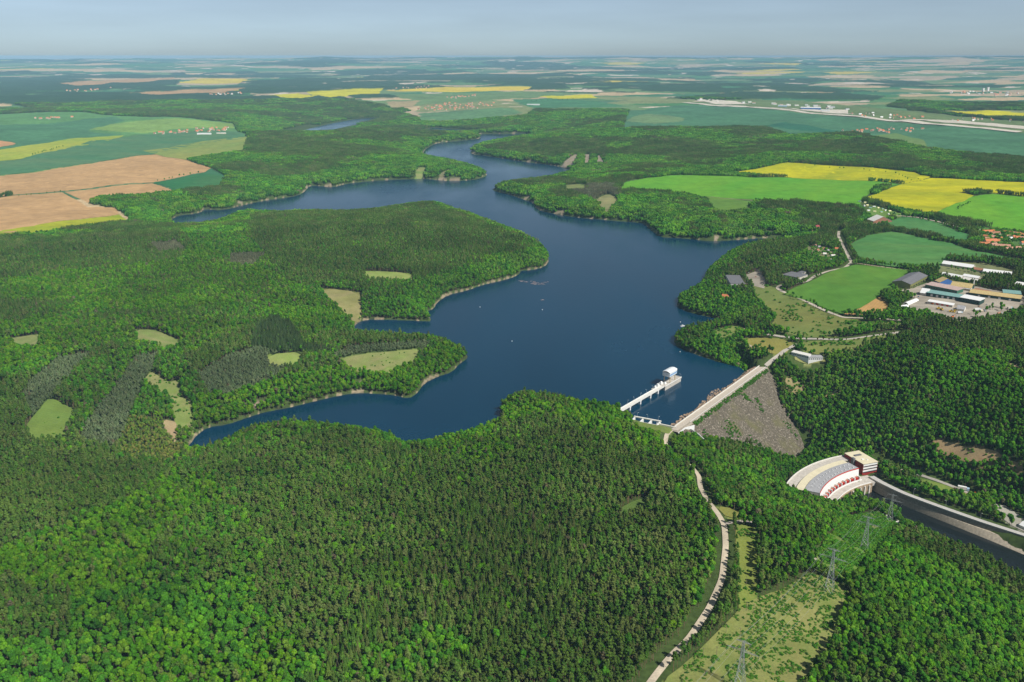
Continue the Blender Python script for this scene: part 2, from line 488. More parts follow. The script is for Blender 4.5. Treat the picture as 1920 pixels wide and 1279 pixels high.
# outline, ground colour, is it a sheet of its own?, name
C_TAN, C_YEL, C_BRI, C_GRN = (.43, .27, .125), (.52, .49, .008), (.10, .31, .022), (.055, .215, .04)
C_TEAL, C_OLV, C_LIME, C_DRY = (.07, .19, .085), (.17, .235, .045), (.30, .36, .03), (.36, .31, .12)
C_CON, C_BARE = (.40, .355, .285), (.46, .34, .20)
OPEN = [
 # the farmland on the left
 ("field", "-500,250 0,214 150,210 215,217 330,220 437,231 446,246 466,262 455,285 350,299 293,291 0,331 -500,380", (.10, .24, .075)),
 ("field", "-300,262 0,234 150,225 213,218 235,226 165,246 233,252 120,262 0,283 -300,300", C_TEAL),
 ("field", "213,232 330,222 437,232 440,240 270,250 170,243", (.19, .31, .075)),
 ("field", "-400,330 0,302 47,297 117,281 207,263 233,254 133,260 0,281 -400,310", (.27, .36, .045)),
 ("field", "-300,350 0,328 290,290 300,285 380,270 462,262 441,247 280,252 180,263 60,292 0,303 -300,325", C_TEAL),
 ("field", "268,283 380,265 462,257 456,285 350,300 293,290", (.20, .28, .07)),
 ("field", "-300,285 0,264 30,270 0,276 -300,300", C_TAN),
 ("ploughed_field", "-500,375 0,330 293,290 343,299 395,315 383,323 287,342 200,348 118,358 0,369 -500,395", C_TAN),
 ("ploughed_field", "121,360 200,351 285,344 327,359 260,367 187,371 165,380", C_TAN),
 ("ploughed_field", "-500,400 0,371 116,361 163,381n 180,388 217,390 223,402 100,416 0,432n -500,470n", C_TAN),
 ("field", "-500,475 0,433 100,417 223,403 245,410n 100,428n 0,437n -500,480n", (.26, .34, .02)),
 ("field", "287,343 383,325 422,332 407,352 333,357", (.03, .15, .05)),
 # beyond the bay on the right
 ("meadow", "1162,352n 1172,342 1272,328 1369,331 1500,334 1700,346 1640,351 1610,380n 1560,378n 1480,377 1412,375 1300,367 1180,357", C_BRI),
 ("meadow", "1300,367 1412,377 1400,386n 1347,392n 1325,376", (.10, .22, .035)),
 ("field", "1365,329 1513,336 1697,346 1690,351 1640,350 1500,338", (.035, .16, .03)),
 ("rapeseed_field", "1365,325 1477,305 1600,313 1713,323 1747,332 1697,344 1513,335", C_YEL),
 ("rapeseed_field", "1615,374 1690,346 1747,334 1920,342 2300,360 2300,395 1920,368 1870,362 1790,360 1826,367 1743,403 1680,391", C_YEL),
 ("meadow", "1745,403 1828,367 1870,364 1920,370 2300,398 2300,480 1920,433 1860,426 1800,413", C_BRI),
 ("field", "1661,417 1691,407 1716,409 1766,421 1819,441 1811,457 1747,442 1699,434 1665,427", (.06, .205, .06)),
 ("field", "1592,460 1626,442 1672,435 1710,442 1785,457 1830,472 1860,476 1920,489 2200,540 2200,560 1920,496 1776,485 1758,505 1672,501 1611,492 1595,470", (.065, .215, .055)),
 ("field", "1470,541n 1545,515 1604,497 1710,508 1679,540 1648,557 1614,578 1580,590 1511,564", (.09, .225, .03)),
 ("ploughed_field", "1580,590 1614,574 1648,556 1669,573 1662,587 1625,592", (.44, .27, .10)),
 ("meadow", "1408,534 1442,535 1473,552 1511,565 1535,582 1580,597 1620,600 1604,621 1549,634 1487,631 1439,614 1456,597 1415,560", (.155, .20, .055)),
 ("meadow", "1387,635 1466,635 1490,645 1470,657n 1404,656", (.20, .23, .06)),
 ("meadow", "1560,603 1640,604 1700,606 1690,617 1620,622 1604,618", (.15, .21, .055)),
 ("meadow", "1500,641 1593,639 1690,626 1760,612 1765,618 1690,634 1600,648n 1510,650n", (.17, .22, .06)),
 ("meadow", "1184,786 1240,794 1264,806 1258,816 1238,812 1184,800", (.14, .20, .05)),
 ("meadow", "1330,622 1385,610 1400,622 1370,640 1345,640", (.15, .22, .06)),
 ("yard", "1666,548 1712,541 1738,531 1800,533 1925,556 1925,580 1850,590n 1790,598n 1757,597 1678,580 1700,566 1716,559", C_CON),
 ("yard", "1760,489 1850,494 1905,508 1900,520 1840,524 1760,520", (.20, .22, .10)),
 ("yard", "1830,426 1925,430 1925,476 1880,476 1845,468", (.10, .20, .05)),
 ("car_park", "1390,497 1410,494 1423,508 1436,526 1434,530n 1398,531 1396,517 1421,508", C_CON),
 ("field", "1618,398 1640,386 1690,400 1690,408 1660,410 1640,412", (.14, .24, .05)),
 ("yard", "1510,462 1570,470 1575,490 1545,492 1515,480", (.25, .26, .12)),
 # clearings on the left shore and peninsula
 ("meadow", "88,750 107,751 145,772 140,790 120,815n 62,818n 46,804 66,778", (.14, .225, .045)),
 ("clearing", "282,696 296,704 315,718 335,712 342,745 362,757 362,800n 328,788n 322,760 300,738 268,716", (.175, .235, .06)),
 ("clearing", "303,787 337,794 327,812n 313,800n", (.34, .25, .14)),
 ("clearing", "252,618 290,619 340,640 330,644n 300,642n 258,632n", (.17, .24, .06)),
 ("clearing", "18,635 77,627 70,640n 30,642n", (.2, .25, .08)),
 ("clearing", "597,540 679,549 679,594 668,595n 640,575n 618,557n", (.22, .22, .075)),
 ("clearing", "685,509 773,514 773,521n 685,517n", (.22, .30, .07)),
 ("clearing", "501,666 569,661 563,672n 505,674n", (.22, .30, .07)),
 ("clearing", "627,674 714,661 789,654 780,666n 731,690n 662,684n", (.20, .26, .07)),
 ("clearing", "783,314 800,314 793,336 778,336", (.16, .24, .06)),
 ("clearing", "840,318 848,319 830,334 822,330", (.2, .2, .1)),
 ("clearing", "1077,290 1083,290 1073,313 1052,313", (.30, .25, .20)),
 ("clearing", "1098,290 1106,290 1103,309 1096,309", (.30, .25, .20)),
 ("clearing", "1120,292 1124,292 1134,308 1120,308", (.30, .25, .20)),
 ("clearing", "1116,375 1141,364 1160,374 1137,396n", (.20, .22, .09)),
 ("clearing", "1060,347 1095,345 1098,351n 1062,352n", (.15, .22, .06)),
 # foreground on the right
 ("meadow", "1380,982 1421,992 1417,1012 1421,1125 1387,1146n 1384,1087 1378,1012", (.17, .24, .05)),
 ("meadow", "1342,950 1376,955 1421,976 1365,974", (.2, .24, .06)),
 ("meadow", "1155,960 1188,940 1222,931 1212,940n 1170,962n", (.10, .175, .04)),
 ("cutting", "1392,1138 1425,1120 1462,1108 1519,1076 1575,1095 1597,1117 1556,1188n 1526,1240n 1481,1279n 1430,1420 1180,1420 1240,1279 1286,1245 1324,1207 1361,1170", (.19, .235, .06)),
 ("cutting", "1519,1060 1560,1000 1590,968 1640,960 1690,985 1650,1040 1600,1090 1575,1093", (.10, .20, .03)),
 ("clearing", "1744,824 1768,827 1817,842 1861,844 1886,861 1930,880 1903,879 1876,866 1842,857n 1805,850n 1763,834n", (.45, .31, .17)),
 ("meadow", "1700,896 1727,899 1790,913 1825,930 1810,940 1776,930 1744,918 1705,906", (.15, .24, .05)),
 ("clearing", "1788,918 1808,916 1826,932 1804,938", (.45, .33, .2)),
 ("yard", "1860,944 1885,950 1925,975 1925,1000 1895,985 1870,965", (.42, .40, .33)),
 ("clearing", "1882,684 1904,682 1926,700 1900,700", C_BARE),
 ("clearing", "1474,705 1500,712 1512,735 1490,745 1470,728", (.30, .25, .12)),
 ("clearing", "1486,673 1500,665 1545,671 1549,679 1520,684 1502,681", (.26, .28, .10)),
 ("clearing", "1555,735 1575,738 1565,750 1545,748", (.36, .28, .14)),
 # far plain
 ("field", "1168,243 1180,207 1300,196 1500,206 1700,229 2000,252 2000,300 1850,291 1760,282 1690,262 1600,250 1480,255 1440,240 1300,240", (.065, .175, .085)),
 ("field", "1173,228 1215,213 1283,222 1280,228 1230,232", (.14, .23, .10)),
 ("field", "1618,256 1680,250 1730,262 1745,281 1700,270", (.13, .23, .07)),
 ("field", "1430,236 1560,250 1600,247 1470,228", (.03, .13, .07)),
 ("airfield_grass", "1290,192 1480,188 1620,200 1925,228 1925,250 1700,231 1500,212", (.13, .19, .07)),
 ("rapeseed_field", "1765,210 1850,207 1990,214 1990,224 1850,220", C_YEL),
 ("field", "783,213 960,203 980,212 900,222 800,224", (.10, .21, .09)),
 ("field", "725,191 790,188 775,200 735,205", (.33, .27, .14)),
 ("rapeseed_field", "360,171 450,167 447,172 380,175", C_YEL),
 ("rapeseed_field", "505,178 560,175 600,180 560,187 525,184", C_YEL),
 ("rapeseed_field", "575,174 640,169 720,167 705,178 620,184 590,180", C_YEL),
 ("rapeseed_field", "720,170 840,164 1000,163 990,169 850,173", (.6, .47, .04)),
 ("rapeseed_field", "1010,180 1110,177 1120,184 1030,186", C_YEL),
 ("field", "240,176 350,169 460,166 420,176 300,180", C_TAN),
 ("field", "105,158 200,150 330,146 290,153 150,162", C_TAN),
 ("field", "960,186 1030,184 1120,190 1180,200 1000,203", (.06, .19, .08)),
 ("field", "700,178 900,175 1020,172 1010,183 800,190", (.13, .22, .08)),
]
OPENW = [(nm, WP(s), c) for nm, s, c in OPEN]
FAR_WOODS = [WP(s) for s in ("1250,186 1390,172 1560,177 1660,182 1640,190 1480,186 1380,191", "1660,200 1700,190 1925,192 1925,207 1760,208", "0,176 200,170 330,160 340,150 0,152", "640,150 700,142 1000,140 1010,152 820,152", "980,164 1060,160 1070,167 1000,169", "560,148 620,152 600,160 500,158")]

# stands: outline at crown height, class
STANDS = [(c, WP(s, 12)) for c, s in (
 ('C', "400,862 640,800 800,835 1000,800 1180,800 1250,850 1310,930 1345,1000 1350,1080 1310,1160 1250,1250 1200,1420 600,1420 640,1240 560,1200 470,1120 520,1010 420,900"),
 ('B', "-300,1080 0,1015 100,985 200,945 330,870 400,880 420,930 330,975 280,1020 270,1085 150,1110 0,1085 -300,1150"),
 ('B', "205,960 255,945 280,1020 265,1080 160,1100 150,1040"),
 ('B', "180,1420 190,1290 240,1190 330,1150 375,1190 370,1420"),
 ('C', "0,860 100,850 240,870 230,930 130,960 0,980"),
 ('C', "-200,1090 0,1075 130,1100 130,1180 0,1190 -200,1190"),
 ('G', "705,1200 790,1160 890,1170 880,1220 770,1270 620,1270"),
 ('B', "790,840 850,815 960,800 970,840 900,870"),
 ('C', "905,790 990,765 1080,770 1100,800 1000,822 930,815"),
 ('B', "945,775 1000,745 1090,765 1180,790 1250,830 1230,850 1150,830 1060,780 980,775"),
 ('G', "1240,830 1320,850 1350,950 1352,1080 1310,1170 1290,1100 1280,960"),
 ('G', "1260,820 1480,890 1620,980 1700,1030 1500,1060 1420,1000 1330,920"),
 ('G', "1480,1279 1560,1170 1640,1100 1800,1130 2000,1200 2000,1420 1440,1420"),
 ('C', "1700,980 1760,1000 1870,1050 2000,1110 2000,1150 1860,1085 1760,1040 1690,1010"),
 ('C', "470,398 640,395 790,380 850,378 900,400 1000,450 1015,470 900,478 840,505 700,515 600,530 520,500 470,440"),
 ('C', "0,450 130,435 330,430 360,450 330,490 160,500 0,520"),
 ('P', "270,452 330,445 350,462 300,470"),
 ('P', "430,470 500,468 480,490 430,500"),
 ('G', "830,505 920,485 1015,465 1030,490 960,525 840,565 800,600 690,595 690,530"),
 ('B', "0,520 200,500 330,480 500,500 560,530 610,560 680,600 560,608 470,560 300,590 150,560 0,560"),
 ('B', "-200,620 0,600 200,590 400,590 480,600 360,660 240,640 100,650 0,680 -200,700"),
 ('G', "120,700 180,660 250,640 330,640 370,700 340,760 280,770 150,780"),
 ('B', "360,740 440,720 620,690 700,680 790,670 860,640 870,680 780,740 640,745 400,800 360,790"),
 ('D', "470,650 480,610 510,585 545,600 570,640 640,650 500,665"),
 ('L', "180,647 107,660 50,710 41,740 67,778 90,747 125,702"),
 ('L', "297,652 255,657 225,700 175,760 142,812 212,837 222,815 240,772 270,710 285,692"),
 ('L', "370,690 425,657 480,640 560,660 560,676 505,703 430,732 385,725"),
 ('L', "614,663 650,641 811,632 795,652 666,668"),
 ('C', "600,640 680,618 800,620 830,632 650,640"),
 ('O', "240,770 295,770 330,800 350,830 330,860 225,850 222,815"),
 ('C', "1400,450 1500,440 1520,380 1560,370 1620,390 1600,430 1500,470 1400,490 1370,490"),
 ('C', "1640,610 1800,590 2000,590 2000,680 1860,650 1700,655 1600,660"),
 ('G', "1180,360 1300,385 1480,390 1500,430 1380,455 1240,445 1200,420"),
 ('P', "1095,343 1150,340 1160,362 1120,375 1070,355"),
 ('G', "1040,290 1100,285 1230,290 1250,300 1150,312 1060,312"),
 ('G', "720,300 840,300 905,320 890,338 760,338 640,345 600,345 560,365 460,380 420,365 500,330"),
 ('G', "1490,650 1700,640 1900,680 2000,780 2000,930 1800,900 1640,850 1560,800 1470,700"),
)]

def mosaic(x, y):
    """Far farmland: parcels with one crop each, woods in belts. Returns colour (n,3) and a wood mask."""
    x, y = np.asarray(x, float), np.asarray(y, float)
    wx = x + 260 * (fbm(x, y, 900, 2, 51) - .5)
    wy = y + 260 * (fbm(x, y, 900, 2, 52) - .5)
    ca, sa = math.cos(.45), math.sin(.45)
    gs = np.where(np.hypot(x, y) > 13500, 1.5, 1.0)
    u, v = (wx * ca + wy * sa) / 900 / gs, (-wx * sa + wy * ca) / 520 / gs + gs * 40
    bi, bj, bd = np.zeros(x.shape), np.zeros(x.shape), np.full(x.shape, 1e9)
    iu, iv = np.floor(u), np.floor(v)
    for a in (-1, 0, 1):
        for b in (-1, 0, 1):
            pu = iu + a + .15 + .7 * _hash(iu + a, iv + b, 61)
            pv = iv + b + .15 + .7 * _hash(iu + a, iv + b, 62)
            d = np.abs(u - pu) + np.abs(v - pv)
            k = d < bd
            bd, bi, bj = np.where(k, d, bd), np.where(k, iu + a, bi), np.where(k, iv + b, bj)
    h1, h2 = _hash(bi, bj, 63), _hash(bi, bj, 64)
    pal = np.array([(.05, .17, .075), (.06, .19, .06), (.10, .21, .08), (.14, .23, .09), (.04, .14, .07), (.50, .38, .22), (.42, .34, .22), (.20, .24, .10), (.55, .44, .04), (.08, .18, .09)])
    w = np.array([.13, .26, .38, .52, .58, .74, .85, .93, .96, 1.0])
    c = pal[np.searchsorted(w, np.clip(h1, 0, .9999), side='right').clip(0, 9)]
    belt = fbm(x, y, 3000, 4, 71) + .20 * (h2 - .5) - .02 * sstep(11000, 24000, np.hypot(x, y))
    speck = (fbm(x, y, 420, 2, 75) > .80) & (np.hypot(x, y) > 7500)
    c = np.where(speck[:, None], np.array([(.62, .52, .42)]), c)
    return c, (belt > .565) & ~speck

def cover(x, y):
    """Ground colour and wood mask."""
    c, wood = mosaic(x, y)
    for p in FAR_WOODS: wood |= inside(p, x, y)
    fr = inside(FOREST_REGION, x, y)
    wood |= fr
    c = np.where(wood[:, None], np.array(FLOOR)[None], c)
    farw = wood & (np.hypot(x, y) > 8600)
    c[farw] = (.030, .075, .028)
    for nm, p, col in OPENW:
        k = inside(p, x, y)
        c[k] = col
        wood[k] = False
    return c, wood

def shore_dist(x, y):
    d = dist_line(LAKE, x, y, True)
    return d

# ------------------------------------------------------------------ the ground sheet
gx, gy = GX.ravel(), GY.ravel()
gc, gw = cover(gx, gy)
gr = np.hypot(gx, gy)
far = gw & (gr > 8600)
GZ = (GZ.ravel() + np.where(far, 9 + 9 * fbm(gx, gy, 60, 2, 81), 0)).reshape(GZ.shape)
kn = np.nonzero((gr < 8000))[0]
dl = shore_dist(gx[kn], gy[kn])
ins = inside(LAKE, gx[kn], gy[kn])
band = (dl < 13 * (fbm(gx[kn], gy[kn], 45, 3, 5) - .36)) & ~ins
gc[kn[band]] = np.array([(.28, .23, .15)]) * (.6 + .6 * fbm(gx[kn[band]], gy[kn[band]], 25, 2, 15))[:, None]
gc[kn[ins]] = (.05, .06, .04)
rock = (fbm(gx[kn], gy[kn], 70, 3, 91) > .73) & (dl < 22) & (dl > 3) & gw[kn] & ~((gx[kn] > 280) & (gr[kn] < 1900))
gc[kn[rock]] = (.28, .23, .16)

me = bpy.data.meshes.new('ground')
idx = np.arange(NT * NR).reshape(NR, NT)
quads = np.stack([idx[:-1, :-1], idx[:-1, 1:], idx[1:, 1:], idx[1:, :-1]], -1).reshape(-1, 4)
me.vertices.add(NT * NR)
me.vertices.foreach_set('co', np.c_[gx, gy, GZ.ravel()].astype(np.float32).ravel())
me.loops.add(quads.size)
me.loops.foreach_set('vertex_index', quads.ravel().astype(np.int32))
me.polygons.add(len(quads))
me.polygons.foreach_set('loop_start', np.arange(0, quads.size, 4, dtype=np.int32))
me.polygons.foreach_set('loop_total', np.full(len(quads), 4, np.int32))
me.polygons.foreach_set('use_smooth', np.ones(len(quads), bool))
at = me.attributes.new('cover', 'FLOAT_COLOR', 'POINT')
at.data.foreach_set('color', np.c_[gc, np.ones(len(gc))].astype(np.float32).ravel())
me.update()

def ground_material():
    m = bpy.data.materials.new('ground_cover')
    n, l, b = nodes_of(m)
    a = n.new('ShaderNodeAttribute'); a.attribute_name = 'cover'
    g = n.new('ShaderNodeNewGeometry')
    last = a.outputs['Color']
    for sc, amt in ((.004, .35), (.03, .4), (.25, .5)):
        no = n.new('ShaderNodeTexNoise'); no.inputs['Scale'].default_value = sc; no.inputs['Detail'].default_value = 5
        l.new(g.outputs['Position'], no.inputs['Vector'])
        mr = n.new('ShaderNodeMapRange')
        mr.inputs[1].default_value, mr.inputs[2].default_value = .3, .7
        mr.inputs[3].default_value, mr.inputs[4].default_value = 1 - amt / 2, 1 + amt / 2
        l.new(no.outputs[0], mr.inputs[0])
        mx = n.new('ShaderNodeMix'); mx.data_type = 'RGBA'; mx.blend_type = 'MULTIPLY'; mx.inputs[0].default_value = 1
        l.new(last, mx.inputs[6]); l.new(mr.outputs[0], mx.inputs[7])
        last = mx.outputs[2]
    l.new(last, b.inputs['Base Color'])
    b.inputs['Roughness'].default_value = .95
    b.inputs['Specular IOR Level'].default_value = .1
    return m
me.materials.append(ground_material())
ground = bpy.data.objects.new('ground', me)
COL.objects.link(ground)
ground['kind'] = 'structure'

# ------------------------------------------------------------------ water
def water_material(name, col, bump=.25, rough=.12):
    m = bpy.data.materials.new(name)
    n, l, b = nodes_of(m)
    g = n.new('ShaderNodeNewGeometry')
    b.inputs['IOR'].default_value = 1.333
    b.inputs['Specular IOR Level'].default_value = .46
    bm_ = n.new('ShaderNodeBump'); bm_.inputs['Strength'].default_value = bump; bm_.inputs['Distance'].default_value = 1.0
    no = n.new('ShaderNodeTexNoise'); no.inputs['Scale'].default_value = .16; no.inputs['Detail'].default_value = 5
    mp = n.new('ShaderNodeMapping'); mp.inputs['Scale'].default_value = (1, .6, 1); mp.inputs['Rotation'].default_value = (0, 0, .5)
    l.new(g.outputs['Position'], mp.inputs['Vector']); l.new(mp.outputs[0], no.inputs['Vector'])
    l.new(no.outputs[0], bm_.inputs['Height']); l.new(bm_.outputs[0], b.inputs['Normal'])
    big = n.new('ShaderNodeTexNoise'); big.inputs['Scale'].default_value = .0045; big.inputs['Detail'].default_value = 5
    mp2 = n.new('ShaderNodeMapping'); mp2.inputs['Scale'].default_value = (1, .35, 1); mp2.inputs['Rotation'].default_value = (0, 0, -.5)
    l.new(g.outputs['Position'], mp2.inputs['Vector']); l.new(mp2.outputs[0], big.inputs['Vector'])
    mr = n.new('ShaderNodeMapRange'); mr.inputs[1].default_value, mr.inputs[2].default_value = .35, .65
    mr.inputs[3].default_value, mr.inputs[4].default_value = rough - .03, rough + .16
    l.new(big.outputs[0], mr.inputs[0]); l.new(mr.outputs[0], b.inputs['Roughness'])
    mx = n.new('ShaderNodeMix'); mx.data_type = 'RGBA'
    l.new(big.outputs[0], mx.inputs[0])
    mx.inputs[6].default_value = (*[c * .65 for c in col], 1); mx.inputs[7].default_value = (*[c * 1.35 for c in col], 1)
    l.new(mx.outputs[2], b.inputs['Base Color'])
    return m
M_LAKE = water_material('lake_water', (.0, .032, .068))
LAKE_OUT = LAKE
def water(name, poly, z, m):
    o = drape(name, poly, m, flat=z, step=60)
    return o
water('lake_water', LAKE, 0.0, M_LAKE)
water('lake_water', POND, 0.0, M_LAKE)
water('lake_water', POND2, 0.0, M_LAKE)
water('river_water', CANAL, ZW, water_material('tailrace_water', (.012, .017, .018), .1, .08))

# ------------------------------------------------------------------ fields near enough to have an edge
def field_material(name, col, stripe=0.0, ang=0.0, patch=(.0, .0, .0), pamt=.35, grain=.007):
    key = 'field_' + name
    m = bpy.data.materials.new(key)
    n, l, b = nodes_of(m)
    g = n.new('ShaderNodeNewGeometry')
    rot = n.new('ShaderNodeMapping'); rot.inputs['Rotation'].default_value = (0, 0, ang)
    l.new(g.outputs['Position'], rot.inputs['Vector'])
    base = n.new('ShaderNodeMix'); base.data_type = 'RGBA'
    no = n.new('ShaderNodeTexNoise'); no.inputs['Scale'].default_value = grain; no.inputs['Detail'].default_value = 7; no.inputs['Roughness'].default_value = .6
    st = n.new('ShaderNodeMapping'); st.inputs['Scale'].default_value = (1, .3, 1)
    l.new(rot.outputs[0], st.inputs['Vector']); l.new(st.outputs[0], no.inputs['Vector'])
    mr = n.new('ShaderNodeMapRange'); mr.inputs[1].default_value, mr.inputs[2].default_value = .38, .66
    mr.inputs[3].default_value, mr.inputs[4].default_value = 0, pamt
    l.new(no.outputs[0], mr.inputs[0]); l.new(mr.outputs[0], base.inputs[0])
    base.inputs[6].default_value = (*col, 1)
    base.inputs[7].default_value = (*patch, 1)
    last = base.outputs[2]
    for sc, amt in ((.022, .22), (.05, .2), (.6, .3)):
        n2 = n.new('ShaderNodeTexNoise'); n2.inputs['Scale'].default_value = sc; n2.inputs['Detail'].default_value = 4
        l.new(g.outputs['Position'], n2.inputs['Vector'])
        m2 = n.new('ShaderNodeMapRange'); m2.inputs[1].default_value, m2.inputs[2].default_value = .3, .7
        m2.inputs[3].default_value, m2.inputs[4].default_value = 1 - amt / 2, 1 + amt / 2
        l.new(n2.outputs[0], m2.inputs[0])
        mx = n.new('ShaderNodeMix'); mx.data_type = 'RGBA'; mx.blend_type = 'MULTIPLY'; mx.inputs[0].default_value = 1
        l.new(last, mx.inputs[6]); l.new(m2.outputs[0], mx.inputs[7]); last = mx.outputs[2]
    if stripe:
        wv = n.new('ShaderNodeTexWave'); wv.inputs['Scale'].default_value = .055; wv.inputs['Distortion'].default_value = 1.2; wv.inputs['Detail'].default_value = 2
        wv.inputs['Detail Scale'].default_value = .3
        l.new(rot.outputs[0], wv.inputs['Vector'])
        m3 = n.new('ShaderNodeMapRange'); m3.inputs[3].default_value, m3.inputs[4].default_value = 1 - stripe, 1
        m3.inputs[1].default_value, m3.inputs[2].default_value = 0, .35
        l.new(wv.outputs['Fac'], m3.inputs[0])
        mx = n.new('ShaderNodeMix'); mx.data_type = 'RGBA'; mx.blend_type = 'MULTIPLY'; mx.inputs[0].default_value = 1
        l.new(last, mx.inputs[6]); l.new(m3.outputs[0], mx.inputs[7]); last = mx.outputs[2]
    l.new(last, b.inputs['Base Color'])
    b.inputs['Roughness'].default_value = .95
    b.inputs['Specular IOR Level'].default_value = .08
    return m

SHEETS = {'field', 'rapeseed_field', 'ploughed_field', 'meadow', 'yard', 'car_park', 'clearing', 'cutting'}
for i, (nm, poly, col) in enumerate(OPENW):
    if i == 0 or nm not in SHEETS or np.hypot(*poly.mean(0)) > 5200 or np.abs(poly).max() > 9000: continue
    pc, pa, st = tuple(c * .6 for c in col), .35, 0.0
    if nm == 'ploughed_field': pc, pa, st = tuple(c * 1.35 for c in col), .6, .10
    elif nm == 'rapeseed_field': pc, pa, st = (.20, .27, .015), .75, .14
    elif nm == 'field': pc, pa, st = (col[0] * 1.4 + .03, col[1] * 1.12, col[2] * 1.1), .7, .10
    elif nm == 'meadow': pc, pa, st = (col[0] * 1.6, col[1] * 1.1, col[2] * 1.1), .6, .06
    elif nm == 'clearing': pc, pa = (.31, .26, .13), .6
    elif nm == 'cutting': pc, pa = (.29, .26, .10), .7
    elif nm in ('yard', 'car_park'): pc, pa = tuple(c * .55 for c in col), .6
    sp = chaikin(poly, 1) if nm in ('clearing', 'cutting', 'meadow') else poly
    drape({'rapeseed_field': 'field', 'ploughed_field': 'field', 'cutting': 'clearing'}.get(nm, nm), sp, field_material(nm, col, st, .6 + 1.3 * (i % 3), pc, pa, .045 if nm in ('clearing', 'cutting', 'yard') else .007), off=.3 + .16 * (i % 7))

# ------------------------------------------------------------------ roads (needed before the trees)
ROADS = []                                             # (world polyline, half width kept clear)
def road_px(s): return np.array([W(a, b)[:2] for a, b, _ in parse(s)])
FOREST_ROAD = road_px("1190,1320 1222,1277 1255,1235 1294,1196 1331,1140 1354,1087 1361,1024 1358,984 1346,964 1327,941 1313,915 1311,895 1300,878 1275,862 1254,846 1247,832 1250,816 1264,804")
ROAD_LIST = [
 ('road', FOREST_ROAD, 5.4, (.56, .48, .36)),
 ('road', road_px("1358,984 1372,978 1390,977 1424,983"), 4.6, (.47, .41, .34)),
 ('path', road_px("1526,1048 1552,1065 1579,1084 1609,1104 1624,1121"), 4.5, (.40, .36, .27)),
 ('road', road_px("1573,434 1572,442 1576,452 1590,480 1597,492 1583,503 1552,509 1527,518 1514,528 1483,533 1460,536 1457,542 1467,547 1511,565 1545,582 1580,596 1624,597 1662,599 1692,601"), 7, (.52, .46, .37)),
 ('road', road_px("1604,494 1638,499 1707,508"), 5, (.42, .36, .24)),
 ('road', road_px("1642,423 1655,412 1668,406 1690,405 1721,408 1766,418 1815,429 1850,432"), 7, (.52, .46, .37)),
 ('road', road_px("1432,627 1460,631 1494,635 1552,637 1593,637 1640,630 1690,623"), 7, (.46, .42, .36)),
 ('path', road_px("1379,618 1395,617 1412,618 1432,607"), 5, (.46, .40, .28)),
 ('path', road_px("1387,635 1400,645 1412,652"), 4, (.44, .38, .26)),
 ('road', road_px("1436,687 1446,678 1460,668 1476,655 1494,646"), 7, (.46, .42, .36)),
 ('path', road_px("1162,353 1200,358 1300,366 1412,376 1480,380"), 5, (.40, .34, .22)),
 ('road', road_px("1646,864 1672,873 1709,886 1760,903 1830,930"), 6, (.40, .37, .32)),
]
for nm, p, w, c in ROAD_LIST: ROADS.append((p, w / 2 - 0))

# ------------------------------------------------------------------ tree shapes
def icosphere(sub):
    bm = bmesh.new()
    bmesh.ops.create_icosphere(bm, subdivisions=sub, radius=1)
    v = np.array([q.co[:] for q in bm.verts]); f = np.array([[q.index for q in p.verts] for p in bm.faces])
    bm.free()
    return v, f
ICO1, ICO2 = icosphere(1), icosphere(2)

class Shape:
    def __init__(s): s.v, s.f, s.lv, s.n = [], [], [], 0
    def add(s, v, f, lv):
        v = np.asarray(v, float)
        s.v.append(v); s.f += [tuple(int(i) + s.n for i in q) for q in f]
        s.lv.append(np.full(len(v), lv) if np.isscalar(lv) else lv); s.n += len(v)
    def lobe(s, c, r, rg, ico=ICO1, jit=.22, sq=(1, 1, 1), lv=None):
        v = ico[0] * (1 + jit * rg.uniform(-1, 1, (len(ico[0]), 1))) * np.array(sq) * r + np.array(c)
        s.add(v, ico[1], (rg.uniform(.75, 1.2) if lv is None else lv) * rg.uniform(.88, 1.12, len(v)))
    def cards(s, n, centres, radii, size, rg):
        for _ in range(n):
            k = rg.integers(len(centres))
            d = rg.normal(size=3); d /= np.linalg.norm(d)
            if d[2] < -.3: d[2] = -d[2]
            p = np.array(centres[k]) + d * radii[k] * rg.uniform(.85, 1.2)
            a = np.cross(d, rg.normal(size=3)); a /= np.linalg.norm(a) + 1e-9
            b = np.cross(d + rg.normal(size=3) * .5, a); b /= np.linalg.norm(b) + 1e-9
            q = size * rg.uniform(.6, 1.3)
            s.add([p - a * q - b * q * .6, p + a * q - b * q * .5, p + b * q], [(0, 1, 2)], rg.uniform(.7, 1.4))
    def whorls(s, h0, h1, rad, n, tips, rg, pos=(0, 0)):
        for k in range(n):
            t = k / n
            z = h0 + (h1 - h0) * t
            r = rad * (1 - t) ** .8 * rg.uniform(.85, 1.15)
            a0 = rg.uniform(0, 7)
            m = 2 * tips
            ring = []
            for i in range(m):
                q = r * (rg.uniform(.85, 1.2) if i % 2 == 0 else rg.uniform(.45, .65))
                ring.append((pos[0] + q * math.cos(a0 + math.pi * i / tips), pos[1] + q * math.sin(a0 + math.pi * i / tips), z - (.16 * q if i % 2 == 0 else 0) + rg.uniform(-.1, .1)))
            top = (pos[0] + rg.uniform(-.08, .08), pos[1] + rg.uniform(-.08, .08), z + (h1 - h0) / n * 1.55)
            s.add(ring + [top], [(i, (i + 1) % m, m) for i in range(m)], np.r_[np.full(m, rg.uniform(.85, 1.25)), rg.uniform(.7, .95)])
    def mesh(s, name, m):
        v = np.concatenate(s.v); lv = np.concatenate(s.lv)
        me = bpy.data.meshes.new(name)
        me.from_pydata(v.tolist(), [], s.f)
        a = me.attributes.new('leafvar', 'FLOAT', 'POINT'); a.data.foreach_set('value', lv.astype(np.float32))
        me.materials.append(m)
        me.update()
        return me

